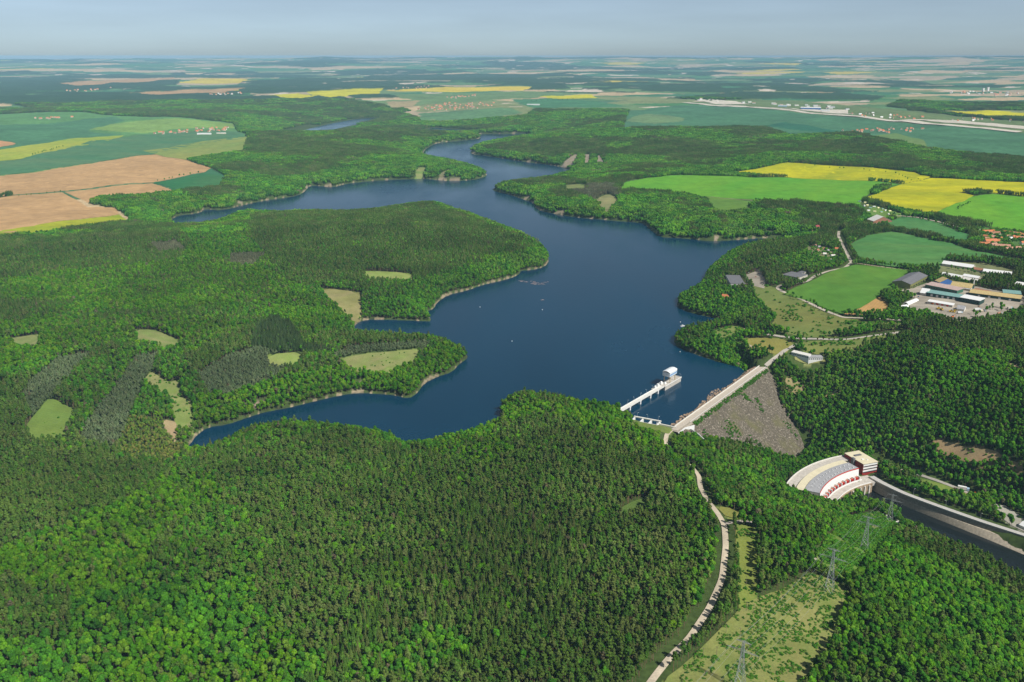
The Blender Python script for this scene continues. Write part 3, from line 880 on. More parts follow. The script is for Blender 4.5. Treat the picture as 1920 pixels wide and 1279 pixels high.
def leaf_material(name, trans, rough=.7):
    m = bpy.data.materials.new(name)
    n, l, b = nodes_of(m)
    a = n.new('ShaderNodeAttribute'); a.attribute_type = 'INSTANCER'; a.attribute_name = 'tint'
    v = n.new('ShaderNodeAttribute'); v.attribute_name = 'leafvar'
    mx = n.new('ShaderNodeMix'); mx.data_type = 'RGBA'; mx.blend_type = 'MULTIPLY'; mx.inputs[0].default_value = 1
    l.new(a.outputs['Color'], mx.inputs[6]); l.new(v.outputs['Fac'], mx.inputs[7])
    l.new(mx.outputs[2], b.inputs['Base Color'])
    b.inputs['Roughness'].default_value = rough
    b.inputs['Specular IOR Level'].default_value = 0.0
    tr = n.new('ShaderNodeBsdfTranslucent')
    hs = n.new('ShaderNodeHueSaturation'); hs.inputs['Saturation'].default_value = 1.1; hs.inputs['Value'].default_value = 1.2
    l.new(mx.outputs[2], hs.inputs['Color']); l.new(hs.outputs[0], tr.inputs['Color'])
    ms = n.new('ShaderNodeMixShader'); ms.inputs[0].default_value = trans
    l.new(b.outputs[0], ms.inputs[1]); l.new(tr.outputs[0], ms.inputs[2])
    l.new(ms.outputs[0], n['Material Output'].inputs['Surface'])
    return m
M_LEAF = leaf_material('leaves', .22)
M_NEEDLE = leaf_material('needles', .10)
M_BARK = mat('bark', (.16, .11, .08), .9, .3, 2)
M_PINEBARK = mat('pine_bark', (.26, .16, .10), .9, .3, 2)

def leafy_shape(rg, H=12.5, Rr=2.75):
    s = Shape(); cs, rs = [], []
    n = int(rg.integers(9, 13))
    for k in range(n):
        a, e = rg.uniform(0, 2 * math.pi), math.asin(rg.uniform(-.35, 1))
        d = np.array([math.cos(a) * math.cos(e), math.sin(a) * math.cos(e), math.sin(e)])
        r = Rr * rg.uniform(.36, .55)
        c = np.array([0, 0, H * .62]) + d * np.array([Rr * .62, Rr * .62, H * .23])
        s.lobe(c, r, rg, ICO2, .16); cs.append(c); rs.append(r)
    s.lobe((0, 0, H * .6), Rr * .6, rg, ICO1, .15, (1, 1, 1.3))
    s.cards(190, cs, rs, .5, rg)
    return s
def spruce_shape(rg, H=16.5, Rr=2.4):
    s = Shape()
    s.whorls(H * .34, H * .97, Rr, 9, 8, rg)
    return s
def pine_shape(rg, H=15.5, Rr=2.45):
    s = Shape(); cs, rs = [], []
    for k in range(int(rg.integers(10, 14))):
        t = rg.uniform(0, 1)
        a = rg.uniform(0, 7)
        q = Rr * (1 - t * .6) * rg.uniform(.35, .8)
        c = np.array([q * math.cos(a), q * math.sin(a), H * (.58 + .35 * t)])
        r = Rr * (.50 - .12 * t) * rg.uniform(.8, 1.2)
        s.lobe(c, r, rg, ICO1, .3, (1, 1, .75)); cs.append(c); rs.append(r)
    s.lobe((0, 0, H * .93), Rr * .32, rg, ICO1, .25, (1, 1, 1.4))
    s.cards(130, cs, rs, .42, rg)
    return s
def young_shape(rg, H=9.0, Rr=2.3):
    s = Shape(); cs, rs = [], []
    for k in range(9):
        t = rg.uniform(0, 1); a = rg.uniform(0, 7); q = Rr * (1 - t * .7) * rg.uniform(.3, .75)
        c = np.array([q * math.cos(a), q * math.sin(a), H * (.42 + .45 * t)]); r = Rr * (.5 - .2 * t)
        s.lobe(c, r, rg, ICO1, .3, (1, 1, 1.15)); cs.append(c); rs.append(r)
    s.cards(110, cs, rs, .33, rg)
    return s
def bush_shape(rg, H=2.6, Rr=1.9):
    s = Shape(); cs, rs = [], []
    for k in range(5):
        a = rg.uniform(0, 7); q = Rr * rg.uniform(.1, .6)
        c = np.array([q * math.cos(a), q * math.sin(a), H * rg.uniform(.3, .6)]); r = Rr * rg.uniform(.35, .6)
        s.lobe(c, r, rg, ICO1, .25); cs.append(c); rs.append(r)
    s.cards(40, cs, rs, .35, rg)
    return s
def trunk_mesh(name, H, r, m):
    mb = MB(); mb.tube((0, 0, -1.5), (0, 0, H * .5), r, r * .7, 6); mb.tube((0, 0, H * .5), (.1, 0, H * .9), r * .7, r * .15, 5)
    for k in range(3):
        a = k * 2.1
        mb.tube((0, 0, H * (.42 + .1 * k)), (1.5 * math.cos(a), 1.5 * math.sin(a), H * (.55 + .1 * k)), r * .4, r * .12, 4)
    me = bpy.data.meshes.new(name); me.from_pydata(mb.v, [], mb.f); me.materials.append(m)
    return me

PROTO = {}
def make_protos():
    rg = np.random.default_rng(11)
    kinds = {'leafy': (leafy_shape, 5, M_LEAF), 'spruce': (spruce_shape, 4, M_NEEDLE), 'pine': (pine_shape, 5, M_NEEDLE), 'young': (young_shape, 3, M_NEEDLE), 'bush': (bush_shape, 3, M_LEAF)}
    for k, (fn, n, m) in kinds.items():
        PROTO[k] = [fn(rg).mesh(k + '_crown', m) for _ in range(n)]
    PROTO['trunk_leafy'] = trunk_mesh('leafy_trunk', 11.0, .28, M_BARK)
    PROTO['trunk_pine'] = trunk_mesh('pine_trunk', 16.0, .2, M_PINEBARK)
    PROTO['trunk_spruce'] = trunk_mesh('spruce_trunk', 16.0, .2, M_BARK)
    # patches of wood for the middle distance: several trees in one shape
    PROTO['leafy_patch'], PROTO['conifer_patch'] = [], []
    for _ in range(5):
        s = Shape()
        for k in range(9):
            x, y = (k % 3 - 1) * 7.2 + rg.uniform(-2.2, 2.2), (k // 3 - 1) * 7.2 + rg.uniform(-2.2, 2.2)
            H, q = rg.uniform(10, 15), rg.uniform(.9, 1.25)
            tone = rg.uniform(.72, 1.3)
            for j in range(4):
                a = rg.uniform(0, 7)
                s.lobe((x + 1.9 * math.cos(a), y + 1.9 * math.sin(a), H * rg.uniform(.55, .85)), 2.5 * q, rg, ICO1, .25, lv=tone * rg.uniform(.85, 1.15))
            s.lobe((x, y, H * .45), 3.0 * q, rg, ICO1, .2, (1, 1, 1.4), lv=tone)
        PROTO['leafy_patch'].append(s.mesh('leafy_patch', M_LEAF))
        s = Shape()
        for k in range(16):
            x, y = (k % 4 - 1.5) * 5.4 + rg.uniform(-1.6, 1.6), (k // 4 - 1.5) * 5.4 + rg.uniform(-1.6, 1.6)
            H = rg.uniform(13, 18)
            if rg.random() < .5:
                s.whorls(H * .2, H * .95, 2.7, 5, 6, rg, (x, y))
            else:
                for j in range(3):
                    a = rg.uniform(0, 7)
                    s.lobe((x + 1.1 * math.cos(a), y + 1.1 * math.sin(a), H * (.6 + .15 * j)), 1.9 - .3 * j, rg, ICO1, .3, (1, 1, .9))
        PROTO['conifer_patch'].append(s.mesh('conifer_patch', M_NEEDLE))
make_protos()

# ------------------------------------------------------------------ where the trees stand
def stand_class(x, y):
    """Share of conifers and a letter for the stand, at each point."""
    r = np.hypot(x, y)
    n = fbm(x, y, 260, 4, 41) - .5
    bias = np.where(r < 1150, np.where(x > -260, .22, .02), 0.0)
    bias = np.where((x > 330) & (y > 860) & (r < 2300), -.25, bias)
    bias = np.where((r > 3500), .06, bias)
    pc = np.clip(.46 + bias + 5.2 * n, .04, .95)
    cl = np.full(x.shape, 'M', '<U1')
    for c, p in STANDS:
        k = inside(p, x, y)
        cl[k] = c
        t = {'C': .88, 'B': .05, 'G': .10, 'D': .96, 'L': 1.0, 'P': 1.0, 'O': .02}[c]
        pc[k] = t * .8 + pc[k] * .2 if c not in 'DLP' else t
    return pc, cl

KEEP_OUT = []                                          # footprints of buildings, the dam, yards: (polygon, margin)
KEEP_OUT.append((np.array([CR_A - CR_U * 18 - CR_N * 26, CR_B + CR_U * 10 - CR_N * 26, CR_B + CR_U * 4 + CR_N * 12, CR_A + CR_U * 232 + CR_N * 62, CR_A + CR_U * 220 + CR_N * 112,
                           CR_A + CR_U * 140 + CR_N * 116, CR_A + CR_U * 40 + CR_N * 40, CR_A - CR_U * 18 + CR_N * 12]), 2))
KEEP_OUT.append((PADS[0][0], 2))
ROADS.append((np.array(QTOP), 11))
KEEP_OUT.append((WP('1182,778 1240,778 1288,800 1300,806n 1268,810n 1240,804n 1186,792n'), 0))


def clear_ground(x, y, margin=0.0):
    """True where a tree may stand."""
    c, wood = cover(x, y)
    ok = wood.copy()
    r = np.hypot(x, y)
    k = np.nonzero(ok & (r < 9500))[0]
    xs, ys = x[k], y[k]
    dl = dist_line(LAKE, xs, ys, True)
    bad = inside(LAKE, xs, ys) | (dl < np.maximum(1.2, 12 * (fbm(xs, ys, 45, 3, 5) - .38)))
    for q in (POND, POND2): bad |= inside(q, xs, ys) | (dist_line(q, xs, ys, True) < 26 + 90 * ((ys < q[:, 1].mean()) & (np.abs(xs - q[:, 0].mean()) < 700)))
    bad |= inside(CANAL, xs, ys) | (dist_line(CANAL, xs, ys, True) < 6)
    for p, h in ROADS:
        b0, b1 = p.min(0) - 20, p.max(0) + 20
        m = (xs > b0[0]) & (xs < b1[0]) & (ys > b0[1]) & (ys < b1[1])
        if m.any():
            bad[np.nonzero(m)[0][dist_line(p, xs[m], ys[m]) < h + (5.5 if h > 2.6 else 3.2)]] = True
    for p, mg in KEEP_OUT:
        b0, b1 = p.min(0) - 20, p.max(0) + 20
        m = (xs > b0[0]) & (xs < b1[0]) & (ys > b0[1]) & (ys < b1[1])
        if m.any():
            t = inside(p, xs[m], ys[m]) | (dist_line(p, xs[m], ys[m], True) < mg)
            bad[np.nonzero(m)[0][t]] = True
    ok[k[bad]] = False
    # gaps and bare rock near the shore
    rock = (fbm(x, y, 70, 3, 91) > .72)
    m = np.zeros(x.shape, bool); m[k] = (dl < 24) & ~((xs > 280) & (np.hypot(xs, ys) < 1900))
    ok &= ~(rock & m)
    return ok

def jitter_grid(r0, r1, half, step, rg):
    xs, ys = np.meshgrid(np.arange(-r1 * math.sin(R(half)), r1 * math.sin(R(half)), step), np.arange(r0 * .4, r1, step * .87))
    xs[1::2] += step / 2
    x, y = xs.ravel(), ys.ravel()
    x = x + rg.uniform(-.36, .36, x.shape) * step
    y = y + rg.uniform(-.36, .36, y.shape) * step
    r = np.hypot(x, y)
    k = (r >= r0) & (r < r1) & (np.abs(np.arctan2(x, y)) < R(half))
    return x[k], y[k]

T_B = np.array([(0.094, 0.239, 0.011), (0.071, 0.207, 0.010), (0.125, 0.248, 0.015), (0.052, 0.175, 0.010), (0.086, 0.230, 0.008), (0.110, 0.202, 0.021)])
T_G = np.array([(0.077, 0.237, 0.016), (0.056, 0.186, 0.016), (0.103, 0.261, 0.014), (0.045, 0.156, 0.016), (0.118, 0.252, 0.021), (0.090, 0.191, 0.028)])
T_C = np.array([(0.092, 0.158, 0.027), (0.073, 0.149, 0.022), (0.105, 0.155, 0.034), (0.061, 0.137, 0.021), (0.117, 0.155, 0.042), (0.085, 0.176, 0.024)])
T_D = np.array([(.046, .085, .026), (.058, .098, .03)])
T_L = np.array([(.118, .158, .072), (.108, .150, .066), (.126, .164, .078)])
T_P = np.array([(.15, .16, .085), (.135, .15, .08)])
T_O = np.array([(.16, .21, .03), (.19, .20, .05), (.12, .2, .03)])
def tints(cl, conif, x, y, rg):
    n = len(x)
    out = np.zeros((n, 3))
    big = .55 * fbm(x, y, 130, 3, 44) + .45 * fbm(x, y, 34, 2, 46)
    def pick(t, k):
        j = np.clip((rg.normal(.5, .22, k.sum()) + (big[k] - .5) * 1.6) * len(t), 0, len(t) - .01).astype(int)
        out[k] = t[j]
    pick(T_C, conif); pick(T_G, ~conif)
    sel = ~conif & ((cl == 'B') | ((cl != 'G') & (big > .52) & (x < 300)))
    if sel.any(): pick(T_B, sel)
    for c, t in (('D', T_D), ('L', T_L), ('P', T_P)):
        k = conif & (cl == c)
        if k.any(): pick(t, k)
    k = ~conif & (cl == 'O')
    if k.any(): pick(T_O, k)
    stand_shade = .87 + .30 * sstep(.34, .66, fbm(x, y, 75, 2, 57))          # patchy tone: varied stands, plus dark shading painted into the tint for relief
    dead = rg.random(n) < .004
    out[dead] = (.14, .125, .07)
    return out * stand_shade[:, None] * rg.uniform(.78, 1.2, (n, 1)) * rg.uniform(.94, 1.06, (n, 3))

def tree_points():
    rg = np.random.default_rng(5)
    S = {}
    # near: single trees
    x, y = jitter_grid(420, 2350, 37, 3.75, rg)
    ok = clear_ground(x, y)
    x, y = x[ok], y[ok]
    pc, cl = stand_class(x, y)
    dl = dist_line(LAKE, x, y, True)
    pc = np.where((dl < 55) & ~np.isin(cl, list('LDP')), pc * .25, pc)
    conif = rg.random(len(x)) < pc
    keep = conif | (rg.random(len(x)) < .82)
    x, y, pc, cl, conif = x[keep], y[keep], pc[keep], cl[keep], conif[keep]
    t = tints(cl, conif, x, y, rg)
    yo = conif & np.isin(cl, list('LP'))
    sp = conif & ~yo & (((fbm(x, y, 110, 2, 47) > .66) & (rg.random(len(x)) < .6)) | (cl == 'D') | (rg.random(len(x)) < .06))
    sc = np.clip(rg.normal(.86, .17, len(x)), .5, 1.4)
    sc = np.where(cl == 'O', sc * .62, sc)
    S['near'] = dict(x=x, y=y, tint=t, conif=conif, spruce=sp, young=yo, scale=sc, cl=cl)
    # middle and far: patches of trees
    mids = []
    for r0, r1, st, hs in ((2350, 4600, 14, .84), (4600, 8800, 21, 1.25)):
        x, y = jitter_grid(r0, r1, 36, st, rg)
        ok = clear_ground(x, y)
        x, y = x[ok], y[ok]
        # keep patches off field edges and the water
        for ox, oy in ((8, 0), (-8, 0), (0, 8), (0, -8)):
            k = clear_ground(x + ox * hs, y + oy * hs)
            x, y = x[k], y[k]
        pc, cl = stand_class(x, y)
        dl = dist_line(LAKE, x, y, True)
        pc = np.where((dl < 70) & ~np.isin(cl, list('LDP')), pc * .3, pc)
        conif = rg.random(len(x)) < np.clip((pc - .5) * 1.8 + .5, .02, .98)
        t = tints(cl, conif, x, y, rg)
        mids.append((x, y, t, conif, rg.uniform(.85, 1.12, len(x)) * hs, np.full(len(x), hs)))
    S['mid'] = [np.concatenate(q) for q in zip(*mids)]
    return S

def proto_collection(name, meshes, trunk=None):
    c = bpy.data.collections.new(name)
    for i, m in enumerate(meshes):
        me = m
        if trunk is not None:
            bm = bmesh.new(); bm.from_mesh(m)
            nf = len(bm.faces)
            bm.from_mesh(trunk)
            bm.faces.ensure_lookup_table()
            for f in bm.faces[nf:]: f.material_index = 1
            me = bpy.data.meshes.new(name); bm.to_mesh(me); bm.free()
            me.materials.append(m.materials[0]); me.materials.append(trunk.materials[0])
        c.objects.link(bpy.data.objects.new('%s_%02d' % (name, i), me))
    return c

def scatter(name, label, cat, coll, x, y, z, tint, sxy, sz, nvar, rg, kind='stuff'):
    n = len(x)
    me = bpy.data.meshes.new(name)
    me.vertices.add(n)
    me.vertices.foreach_set('co', np.c_[x, y, z].astype(np.float32).ravel())
    def attr(nm, ty, data, key):
        a = me.attributes.new(nm, ty, 'POINT'); a.data.foreach_set(key, data)
    attr('tint', 'FLOAT_COLOR', np.c_[tint, np.ones(n)].astype(np.float32).ravel(), 'color')
    attr('rot', 'FLOAT_VECTOR', np.c_[rg.normal(0, .035, n), rg.normal(0, .035, n), rg.uniform(0, 6.283, n)].astype(np.float32).ravel(), 'vector')
    attr('size', 'FLOAT_VECTOR', np.c_[sxy, sxy, sz].astype(np.float32).ravel(), 'vector')
    attr('pick', 'INT', rg.integers(0, nvar, n).astype(np.int32), 'value')
    o = bpy.data.objects.new(name, me)
    COL.objects.link(o)
    set_props(o, label, cat, None, kind)
    ng = bpy.data.node_groups.new(name + '_scatter', 'GeometryNodeTree')
    ng.interface.new_socket('Geometry', in_out='INPUT', socket_type='NodeSocketGeometry')
    ng.interface.new_socket('Geometry', in_out='OUTPUT', socket_type='NodeSocketGeometry')
    N, L = ng.nodes, ng.links
    gi, go = N.new('NodeGroupInput'), N.new('NodeGroupOutput')
    ins = N.new('GeometryNodeInstanceOnPoints')
    ci = N.new('GeometryNodeCollectionInfo')
    ci.inputs['Collection'].default_value = coll
    ci.inputs['Separate Children'].default_value = True
    ci.inputs['Reset Children'].default_value = True
    def named(nm, ty):
        a = N.new('GeometryNodeInputNamedAttribute'); a.data_type = ty; a.inputs['Name'].default_value = nm
        return a.outputs['Attribute']
    ins.inputs['Pick Instance'].default_value = True
    L.new(gi.outputs[0], ins.inputs['Points']); L.new(ci.outputs[0], ins.inputs['Instance'])
    L.new(named('pick', 'INT'), ins.inputs['Instance Index'])
    L.new(named('rot', 'FLOAT_VECTOR'), ins.inputs['Rotation'])
    L.new(named('size', 'FLOAT_VECTOR'), ins.inputs['Scale'])
    L.new(ins.outputs[0], go.inputs[0])
    md = o.modifiers.new('scatter', 'NODES'); md.node_group = ng
    return o

def plant_forests():
    rg = np.random.default_rng(23)
    T = TREES['near']
    x, y = T['x'], T['y']
    z = hz(x, y) - .4
    px, py, dep = project(x, y, z + 10)
    view = (px > 8) & (px < 1912) & (py > 40) & (py < 1272)
    d = np.sqrt(x * x + y * y + (CAMZ - z) ** 2)
    single = np.zeros(len(x), bool)
    leafy, con = ~T['conif'], T['conif'] & ~T['young']
    for k, num in ((leafy, 290), (con, 290)):
        c = np.nonzero(k & view & (T['cl'] != 'O'))[0]
        single[c[np.argsort(d[c])[:num]]] = True
    # the nearest trees, each an object: crown and trunk under one root
    for i in np.nonzero(single)[0]:
        kind = 'leafy' if leafy[i] else ('spruce' if T['spruce'][i] else 'pine')
        t = T['tint'][i]
        if kind == 'leafy':
            tone = 'bright yellow-green' if t[0] > .088 else ('fresh green' if t[1] > .15 else 'deep green')
            nm, lab, cat, grp = 'leafy_tree', tone + ' rounded leafy tree among the crowns of the wood nearest the viewer', 'leafy tree', tone + ' leafy trees of the near wood'
        elif kind == 'spruce':
            nm, lab, cat, grp = 'spruce_tree', 'dark pointed spruce tree standing close in the wood nearest the viewer', 'spruce', 'dark spruces of the near wood'
        else:
            tone = 'brownish green' if t[0] > .075 else 'dull dark green'
            nm, lab, cat, grp = 'pine_tree', tone + ' pine tree with a loose crown in the wood nearest the viewer', 'pine', tone + ' pines of the near wood'
        e = empty(nm, (x[i], y[i], z[i]), lab, cat, grp, rg.uniform(0, 6.28))
        s = T['scale'][i]
        e.scale = (s, s, s * rg.uniform(.9, 1.1))
        ms = PROTO[kind]
        c = bpy.data.objects.new('crown', ms[int(rg.integers(len(ms)))]); COL.objects.link(c); c.parent = e
        c['tint'] = [float(q) for q in t] + [1.0]
        tr = bpy.data.objects.new('trunk', PROTO['trunk_' + kind]); COL.objects.link(tr); tr.parent = e
    rest = ~single
    for nm, lab, cat, k, pr, tk in (
        ('leafy_forest', 'rounded fresh green broadleaf canopy covering the hills round the lake', 'forest', leafy & rest, 'leafy', 'trunk_leafy'),
        ('pine_forest', 'dull brownish green pine canopy covering the hill in front of the lake', 'forest', con & ~T['spruce'] & rest, 'pine', 'trunk_pine'),
        ('spruce_forest', 'dark pointed spruce tops mixed through the woods round the lake', 'forest', con & T['spruce'] & rest, 'spruce', 'trunk_spruce'),
        ('young_plantation', 'even grey-green strips of young plantation trees on the left shore', 'plantation', T['conif'] & T['young'], 'young', None)):
        coll = proto_collection(pr + '_single', PROTO[pr], PROTO[tk] if tk else None)
        s = T['scale'][k]
        f = np.full(len(s), 1.0)
        scatter(nm, lab, cat, coll, x[k], y[k], z[k], T['tint'][k], s * f, s * rg.uniform(.9, 1.12, len(s)), len(PROTO[pr]), rg)
    mx, my, mt, mc, ms, mh = TREES['mid']
    mz = hz(mx, my) - 1.0
    for nm, lab, k, pr in (('distant_leafy_wood', 'lighter green leafy woods on the far shores of the lake', ~mc, 'leafy_patch'),
                           ('distant_pine_wood', 'dark brownish green pine woods on the far shores of the lake', mc, 'conifer_patch')):
        coll = proto_collection(pr, PROTO[pr])
        scatter(nm, lab, 'wood', coll, mx[k], my[k], mz[k], mt[k], ms[k], np.clip(ms[k] / mh[k], 0, 2) * np.where(mh[k] > 1.2, 1.12, .95), len(PROTO[pr]), rg)
    print('trees', len(x), 'patches', len(mx), 'single', single.sum())

for i, (nm, p, w, c) in enumerate(ROAD_LIST):
    ribbon(nm, p, w, field_material('road%d' % i, c, 0, 0, tuple(q * .7 for q in c), .5), off=.75)

# ------------------------------------------------------------------ the air
def haze():
    mb = MB(); mb.box(-44000, 44000, -3000, 43500, -90, CAMZ + 9)
    m = bpy.data.materials.new('haze_air')
    m.use_nodes = True
    nt = m.node_tree
    nt.nodes.remove(nt.nodes['Principled BSDF'])
    v = nt.nodes.new('ShaderNodeVolumePrincipled')
    v.inputs['Color'].default_value = (.44, .75, 1.0, 1)
    v.inputs['Density'].default_value = 2.9e-5
    v.inputs['Anisotropy'].default_value = -0.25
    nt.links.new(v.outputs[0], nt.nodes['Material Output'].inputs['Volume'])
    o = mb.build('haze', m)
    o['kind'] = 'stuff'
haze()

# ================================================================== THINGS
M_CONC = mat('concrete', (.52, .48, .42), .85, .22, .35)
M_CONC2 = mat('pale_concrete', (.70, .68, .62), .8, .12, .3)
M_WHITE = mat('white_paint', (.80, .80, .78), .5, .06, .5)
M_ASPH = mat('pale_asphalt', (.50, .44, .36), .9, .15, .3)
M_DARK = mat('dark_glass', (.03, .04, .05), .2, .2, .5, 0, .5)
M_STEEL = mat('galvanised_steel', (.55, .56, .57), .5, .15, 1.0, .4)
M_RED = mat('red_paint', (.55, .035, .02), .5, .2, .8)
M_DRED = mat('dark_red_cladding', (.30, .035, .03), .6, .15, .5)
M_CREAM = mat('cream_roof', (.70, .63, .44), .8, .10, .15)
M_GREY = mat('grey_roof', (.36, .36, .37), .7, .18, .25)
M_DGREY = mat('dark_grey_roof', (.16, .16, .17), .7, .2, .25)
M_TILE = mat('orange_tiles', (.58, .20, .085), .85, .22, .6)
M_TILE2 = mat('brown_tiles', (.36, .17, .10), .85, .22, .6)
M_TILE3 = mat('pale_red_tiles', (.50, .27, .18), .85, .2, .6)
M_RENDER = mat('cream_render', (.72, .64, .50), .9, .12, .4)
M_WRENDER = mat('white_render', (.78, .76, .70), .9, .10, .4)
M_OLIVE = mat('olive_cladding', (.20, .21, .07), .6, .15, .3)
M_GREEN = mat('green_cladding', (.05, .16, .10), .6, .2, .3)
M_TEAL = mat('teal_roof', (.20, .36, .33), .6, .15, .3)
M_DGREEN = mat('dark_green_cladding', (.02, .06, .05), .6, .2, .3)
M_OCHRE = mat('ochre_roof', (.52, .40, .18), .8, .2, .3)
M_PINKR = mat('dusty_pink_roof', (.48, .36, .32), .8, .15, .3)
M_BLUE = mat('blue_cladding', (.06, .16, .42), .5, .15, .4)
M_LBLUE = mat('light_blue_cladding', (.45, .62, .78), .5, .1, .4)
M_YELLOW = mat('yellow_machine_paint', (.70, .46, .02), .5, .15, 1)
M_ORANGE = mat('orange_machine_paint', (.60, .17, .03), .5, .15, 1)
M_RUBBER = mat('tyre_rubber', (.025, .025, .025), .9, .1, 2)
M_WOOD = mat('weathered_wood', (.30, .24, .17), .9, .25, 2)
M_STONE = mat('stone_facing', (.34, .30, .24), .9, .35, .5)

def rock_material(name='rockfill'):
    m = bpy.data.materials.new(name)
    n, l, b = nodes_of(m)
    g = n.new('ShaderNodeNewGeometry')
    vo = n.new('ShaderNodeTexVoronoi'); vo.inputs['Scale'].default_value = .85
    l.new(g.outputs['Position'], vo.inputs['Vector'])
    cr = n.new('ShaderNodeValToRGB')
    e = cr.color_ramp.elements
    e[0].position, e[0].color = 0, (.085, .074, .055, 1)
    e[1].position, e[1].color = 1, (.42, .375, .30, 1)
    e.new(.55).color = (.135, .117, .088, 1)
    e.new(.88).color = (.185, .16, .122, 1)
    sp = n.new('ShaderNodeSeparateColor'); l.new(vo.outputs['Color'], sp.inputs[0]); l.new(sp.outputs[0], cr.inputs[0])
    no = n.new('ShaderNodeTexNoise'); no.inputs['Scale'].default_value = .035; no.inputs['Detail'].default_value = 6
    l.new(g.outputs['Position'], no.inputs['Vector'])
    mr = n.new('ShaderNodeMapRange'); mr.inputs[1].default_value, mr.inputs[2].default_value = .52, .70
    mr.inputs[4].default_value = .7
    l.new(no.outputs[0], mr.inputs[0])
    mx = n.new('ShaderNodeMix'); mx.data_type = 'RGBA'
    l.new(mr.outputs[0], mx.inputs[0]); l.new(cr.outputs[0], mx.inputs[6]); mx.inputs[7].default_value = (.145, .14, .06, 1)
    l.new(mx.outputs[2], b.inputs['Base Color'])
    b.inputs['Roughness'].default_value = .95; b.inputs['Specular IOR Level'].default_value = .1
    bp = n.new('ShaderNodeBump'); bp.inputs['Strength'].default_value = .9; bp.inputs['Distance'].default_value = .8
    l.new(vo.outputs['Distance'], bp.inputs['Height']); l.new(bp.outputs[0], b.inputs['Normal'])
    return m
M_ROCK = rock_material()

def lamp_post(x, y, z, h, label, group):
    e = empty('street_lamp', (x, y, z), label, 'street lamp', group, random.uniform(0, 6))
    mb = MB(); mb.tube((0, 0, -.5), (0, 0, h), .13, .08, 6); mb.build('pole', M_STEEL, e)
    mb = MB(); mb.tube((0, 0, h), (1.3, 0, h + .25), .07, .06, 5); mb.box(.9, 2.0, -.2, .2, h + .2, h + .42); mb.build('lamp_head', M_WHITE, e)
    return e

# ------------------------------------------------------------------ the dam
def build_dam():
    root = empty('rockfill_dam', (CR_A[0], CR_A[1], 0), 'grey rockfill dam with a pale road along its straight crest', 'dam', None, math.atan2(CR_U[1], CR_U[0]))
    # local: x along the crest, y upstream (left of x), so downstream is -y
    x0, x1 = -22.0, 318.0
    L = lambda b, z: [(x0 + (x1 - x0) * k / 110, -b, z) for k in range(111)]
    # downstream face, uneven
    rows = []
    nrow = 44
    for j in range(nrow + 1):
        t = j / nrow
        b, z = 8.5 + 106 * t, 4.2 - 82 * t
        if .46 < t < .50: z += 0.6
        row = []
        for k in range(111):
            x = x0 + (x1 - x0) * k / 110
            w = float(fbm(np.array([x]), np.array([b]), 4.0, 2, 77)[0] - .5)
            row.append((x + w, -b + w * .8, z + 0.9 * w * min(1, j)))
        rows.append(row)
    mb = MB(); mb.loft(rows[::-1]); face = mb.build('downstream_face', M_ROCK, root)
    mb = MB()
    mb.loft([L(-32, -12), L(-7.5, 3.2), L(-6.0, 5.6), L(6.5, 5.6), L(8.5, 4.2)], 0)
    mb.build('core', M_STONE, root)
    mb = MB(); mb.box(x0 + 4, x1 - 8, -4.0, 4.4, 5.62, 6.0); mb.build('crest_road', M_ASPH, root)
    mb = MB(); mb.box(x0 + 14, x1 - 16, 4.6, 5.3, 5.6, 7.3); mb.build('parapet', M_CONC2, root)
    mb = MB()
    mb.box(x0 + 40, x1 - 22, -5.6, -5.2, 6.25, 6.75)
    for k in range(60):
        x = x0 + 40 + k * 4.65
        mb.box(x, x + .3, -5.58, -5.22, 5.6, 6.25)
    mb.build('guard_rail', M_WHITE, root)
    mb = MB()
    rg = np.random.default_rng(3)
    for k in range(620):
        x = rg.uniform(x0 + 18, x1 - 14)
        wd = 3.5 + 17 * float(fbm(np.array([x]), np.array([0.]), 40, 2, 12)[0]) ** 1.6
        b = rg.uniform(6.8, 6.8 + wd)
        r = rg.uniform(.6, 1.9)
        v = ICO1[0] * (1 + .3 * rg.uniform(-1, 1, (len(ICO1[0]), 1))) * np.array([r * 1.2, r, r * .8]) + np.array([x, b, max(.1, 3.3 - (b - 6.8) * .33)])
        mb.add(v, [tuple(f) for f in ICO1[1]])
    o = mb.build('riprap', mat('rusty_stone', (.34, .245, .17), .95, .35, .6), root); o['kind'] = 'stuff'
build_dam()

